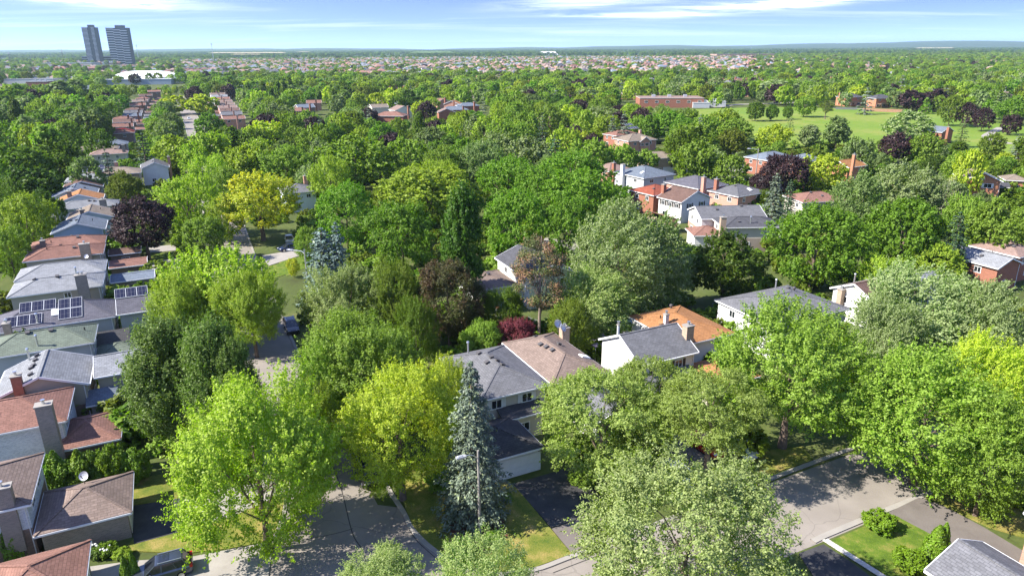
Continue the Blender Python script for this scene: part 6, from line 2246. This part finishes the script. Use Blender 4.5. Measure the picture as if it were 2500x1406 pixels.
# hydrant
r = empty('fire_hydrant', P(1084, 1247))
tag(r, 'yellow fire hydrant beside the blue-grey spruce', 'hydrant')
M_HY = plain('hydrant yellow', (.62, .42, .04), .4)
MB().tube([(0, 0, .1), (0, 0, .62), (0, 0, .74), (0, 0, .82)], [.14, .14, .12, .04], 10).tube([(0, 0, .1), (0, 0, .16)], .2, 10).build('barrel', M_HY, r)
MB().tube([(-.24, 0, .5), (.24, 0, .5)], .07, 8).tube([(0, 0, .45), (0, -.22, .45)], .08, 8).build('nozzle', M_HY, r)
# basketball hoop in the back garden
r = empty('basketball_hoop', P(1212, 792), R(20))
tag(r, 'basketball backboard on a post among the dark garden trees', 'basketball hoop')
MB().tube([(0, 0, 0), (0, 0, 3.1)], .09, 8).build('post', STEEL, r)
MB().box((0, -.35, 3.3), (1.6, .06, 1.0)).build('backboard', plain('pale blue board', (.5, .58, .66), .4), r)
b = MB()
for k in range(10):
    a0, a1 = 6.283 * k / 10, 6.283 * (k + 1) / 10
    b.bar((.24 * math.cos(a0), -.65 + .24 * math.sin(a0), 3.05), (.24 * math.cos(a1), -.65 + .24 * math.sin(a1), 3.05), .04)
b.build('rim', plain('orange metal', (.6, .2, .05), .5), r)


# patio things
r = empty('patio_umbrella', P(118, 556))
tag(r, 'closed beige patio umbrella behind the small house roofs', 'umbrella')
MB().tube([(0, 0, 0), (0, 0, 2.6)], .04, 6).build('pole', STEEL, r)
MB().tube([(0, 0, 1.0), (0, 0, 1.2), (0, 0, 2.2), (0, 0, 2.75)], [.16, .26, .14, .03], 9).build('canopy', plain('beige canvas', (.42, .36, .28), .9), r)
r = empty('patio_canopy', P(1462, 868), R(26))
tag(r, 'pale mauve patio canopy beside the white gabled house', 'canopy')
b = MB()
b.poly([(-1.8, -1.8, 2.3), (1.8, -1.8, 2.3), (0, 0, 3.0)]).poly([(1.8, -1.8, 2.3), (1.8, 1.8, 2.3), (0, 0, 3.0)]).poly([(1.8, 1.8, 2.3), (-1.8, 1.8, 2.3), (0, 0, 3.0)]).poly([(-1.8, 1.8, 2.3), (-1.8, -1.8, 2.3), (0, 0, 3.0)])
b.build('canopy_cloth', plain('mauve canvas', (.36, .30, .40), .9), r)
for sx in (-1.7, 1.7):
    for sy in (-1.7, 1.7):
        MB().box((sx, sy, 1.15), (.07, .07, 2.3)).build('leg', STEEL, r)
r = empty('patio_shelter', P(1536, 832), R(26))
tag(r, 'flat pale blue patio shelter roof left of the orange roofed house', 'shelter')
MB().box((0, 0, 2.6), (4.2, 3.4, .12)).build('roof', plain('pale blue sheet', (.45, .52, .58), .5), r)
for sx in (-1.9, 1.9):
    for sy in (-1.5, 1.5):
        MB().box((sx, sy, 1.27), (.09, .09, 2.54)).build('leg', WHITE, r)


def fence(label, A, Bp, H, m, group=None):
    A, Bp = P(*A), P(*Bp)
    L = (Bp - A).length
    r = empty('fence', A, math.atan2(Bp.y - A.y, Bp.x - A.x))
    tag(r, label, 'fence', group)
    n = max(2, int(round(L / 2.4)))
    pm = MB().box((0, .06, H / 2 + .05), (.1, .1, H + .1)).mesh('fence_post')
    pm.materials.append(m)
    nb = int(L / .155)
    bm_ = MB().box((0, -.02, H / 2), (.135, .025, H)).mesh('fence_board')
    bm_.materials.append(m)
    for i in range(n + 1):
        link('post', pm, None, r, (L * i / n, 0, 0))
    if nb <= 140:
        for i in range(nb):
            link('board', bm_, None, r, (.08 + i * .155, random.uniform(-.008, .008), random.uniform(-.03, .03)))
    else:
        b = MB()
        for i in range(nb):
            b.box((.08 + i * .155, -.02, H / 2 + random.uniform(-.03, .03)), (.135, .025, H))
        b.build('board', m, r)['kind'] = 'stuff'
    MB().box((L / 2, .02, .45), (L, .05, .09)).box((L / 2, .02, H - .3), (L, .05, .09)).build('rail', m, r)


fence('grey-green board fence under the dark round tree by the cedar spire', (1738, 768), (1842, 738), 1.9, WOODG)
fence('brown board fence between the orange roof and the grey hip roof', (1740, 778), (1795, 812), 1.9, WOOD)
fence('weathered board fence behind the white gabled house', (1385, 845), (1492, 828), 1.8, WOODG)
fence('board fence behind the pine and the purple-red maple', (1290, 800), (1390, 838), 1.8, WOODG)
fence('brown fence at the foot of the shuttered white house', (1682, 548), (1712, 560), 1.8, WOOD)
fence('weathered fence at the left edge beside the pale grey hip roof', (-10, 745), (22, 738), 1.8, WOODG)
fence('brown fence beside the patio of the small house roofs', (100, 530), (128, 522), 1.8, WOOD)
fence('reddish board fence along the park below the second park house', (2106, 272), (2202, 276), 2.0, plain('red cedar fence', (.34, .19, .12), .9, scale=3))
fence('grey fence below the first park house', (2040, 268), (2092, 269), 1.6, WOODG)

# ------------------------------------------------------------------ hedges, cones and shrubs
SH = 'shrubs of the near gardens'


def plant(name, style, colour, px, py, H, rad, label, cat, group=None, lod=0):
    g = P(px, py)
    return tree(name, style, colour, g.x, g.y, H, rad, label, cat, group, lod=lod)


hx = [(122, 1196), (150, 1194), (178, 1191), (206, 1188), (232, 1186), (258, 1183), (284, 1180), (310, 1177), (336, 1172)]
for i, (px, py) in enumerate(hx):
    plant('cedar_shrub', 'cedar' if i % 2 else 'shrub', 'cedar' if i % 3 else 'shrub', px, py, 3.9 + .6 * math.sin(i * 2.3), 1.5, 'yellowish cedar in the hedge row between the two left garages, %s from the left' % ('first', 'second', 'third', 'fourth', 'fifth', 'sixth', 'seventh', 'eighth', 'ninth')[i], 'hedge cedar', 'hedge row of cedars', 0)
plant('cedar_tree', 'cedar', 'cedar', 42, 1362, 5.3, 1.05, 'narrow cedar cone against the white brick at the lower left edge', 'cedar')
plant('cedar_tree', 'cedar', 'cedar', 312, 1420, 2.6, .55, 'small cedar spire beside the dark SUV, left of its twin', 'cedar', 'cedar pair by the SUV')
plant('cedar_tree', 'cedar', 'cedar', 332, 1414, 2.8, .55, 'small cedar spire touching the nose of the dark SUV', 'cedar', 'cedar pair by the SUV')
plant('cedar_tree', 'cedar', 'cedar', 1846, 772, 6.2, .95, 'slim cedar spire left of the wide grey hip roof', 'cedar')
plant('cedar_tree', 'cedar', 'cedar', 1147, 810, 5.0, .8, 'slim cedar spire behind the small bright garden tree', 'cedar')
plant('cedar_tree', 'cedar', 'cedar', 2278, 1364, 3.4, 1.15, 'wide golden green cedar cone on the right lawn', 'cedar')
plant('cedar_tree', 'cedar', 'cedar', 2293, 1360, 3.5, .85, 'slimmer tip of the cedar pair on the right lawn', 'cedar')
plant('round_shrub', 'shrub', 'shrub', 2146, 1292, 1.75, 1.5, 'round clipped shrub near the paver corner of the right lawn', 'shrub')
plant('round_shrub', 'shrub', 'shrub', 2216, 1385, 1.6, 1.45, 'leafy shrub at the near end of the right lawn', 'shrub')
plant('cedar_tree', 'cedar', 'cedar', 85, 590, 4.0, .7, 'small cedar in the back garden at the left of the red-brown roofs', 'cedar', None, 1)
for i, (px, py, H, c, lab) in enumerate(((262, 1352, 1.1, 'shrub', 'low light green garden bush by the brick garage wall'), (238, 1358, 1.0, 'cedardark', 'low dark garden bush with pale blooms by the brick garage wall'), (300, 1362, .9, 'lime', 'small lime bush in front of the dark SUV'), (1420, 1185, 1.7, 'mid', 'green bush beside the dark driveway'), (1475, 1150, .8, 'greygreen', 'small grey-green bush by the entrance path'), (1200, 1325, 1.0, 'shrub', 'light green bush at the foot of the street lamp'),
                                         (1080, 1190, 2.0, 'mid', 'green bush left of the blue-grey spruce'), (1238, 1222, .7, 'mid', 'low green edging plant by the garage door'), (30, 1130, 2.4, 'mid', 'green shrub in front of the white brick wall'), (2490, 1235, 1.2, 'shrub', 'small bush at the right edge by the pink brick'), (400, 664, 1.3, 'mid', 'hedge bush beside the blue-grey garage wing'))):
    plant('garden_bush', 'shrub', c, px, py, H, H * .85, lab, 'bush', None, 0 if py > 1000 else 1)
# undergrowth of the back gardens
pts_, scl_ = [], []
gp = [P(*q) for q in ((940, 1140), (1400, 1130), (1460, 1340), (1000, 1290))]
while len(pts_) < 3000:
    y = 60 + 290 * rs.uniform() ** .8
    x = rs.uniform(-.85, .85) * y
    if near_line(x, y, street, 7) or near_line(x, y, cross, 8) or inside(x, y, park_poly) or inside(x, y, gp):
        continue
    px, py, _ = proj((x, y, .5))
    if any((h_[0] - x) ** 2 + (h_[1] - y) ** 2 < 30 for h_ in HOUSES) or (py > 1130 and (300 < px < 720 or px > 1950)) or (560 < px < 740 and 550 < py < 1000):
        continue
    if any(q[0] - 5 < px < q[2] + 5 and q[1] < py < q[3] for q in ((1240, 1140, 1470, 1360), (1320, 560, 1430, 625), (1480, 390, 2000, 450), (350, 595, 450, 665))):
        continue
    k_ = rs.uniform(.4, 1.5)
    pts_.append((x, y, 0))
    scl_.append((k_ * 1.2, k_ * 1.2, k_))
for st_, c_ in (('shrub', 'dark'), ('shrub', 'mid'), ('shrub', 'olive')):
    ob_, _, _ = far_tree_protos(st_, c_, 2)
    n_ = len(pts_) // 3
    i_ = ('dark', 'mid', 'olive').index(c_) * n_
    scatter('undergrowth', 'low %s growth in the back gardens' % CW[c_], ob_, pts_[i_:i_ + n_], scl_[i_:i_ + n_], rs.uniform(0, 6.28, n_))
# white hydrangea heads
hv_ = MB()
for q in range(9):
    g = P(228 + (q * 29) % 47, 1345 + (q * 17) % 26)
    z_ = .75 + (q % 4) * .12
    hv_.tube([(g.x, g.y, z_), (g.x, g.y, z_ + .05), (g.x, g.y, z_ + .13), (g.x, g.y, z_ + .16)], [.03, .09, .08, .02], 7)
o = hv_.build('hydrangea_blooms', plain('white petals', (.8, .8, .74), .8))
o['kind'] = 'stuff'
# paver strip: single blocks
g0, g1 = P(2012, 1318), P(2172, 1420)
L = (g1 - g0).length
r = empty('paver_strip', g0 + Vector((0, 0, .10)), math.atan2(g1.y - g0.y, g1.x - g0.x))
r['kind'] = 'structure'
M_PV = plain('pale paver', (.50, .47, .42), .9, scale=2.5, var=.25)
pmesh = MB().box((0, 0, .02), (.38, .25, .07)).mesh('paver')
pmesh.materials.append(M_PV)
for i in range(int(L / .4)):
    for j in range(2):
        link('paver', pmesh, None, r, (.2 + i * .4 + (.1 if j else 0), (j - .5) * .27, random.uniform(-.006, .006)))

# ------------------------------------------------------------------ air
hz = MB().box((0, 7700, 64.5), (30000, 18000, 131)).mesh('haze')
m, t = mat('haze air')
vol = t('ShaderNodeVolumePrincipled', {'Color': (.58, .82, .92, 1), 'Density': 0.000062, 'Anisotropy': 0.2})
t('ShaderNodeOutputMaterial', {1: vol.outputs[0]})
hz.materials.append(m)
tag(link('haze', hz), kind='stuff')
scene.cycles.volume_step_rate = 10
finish_labels()
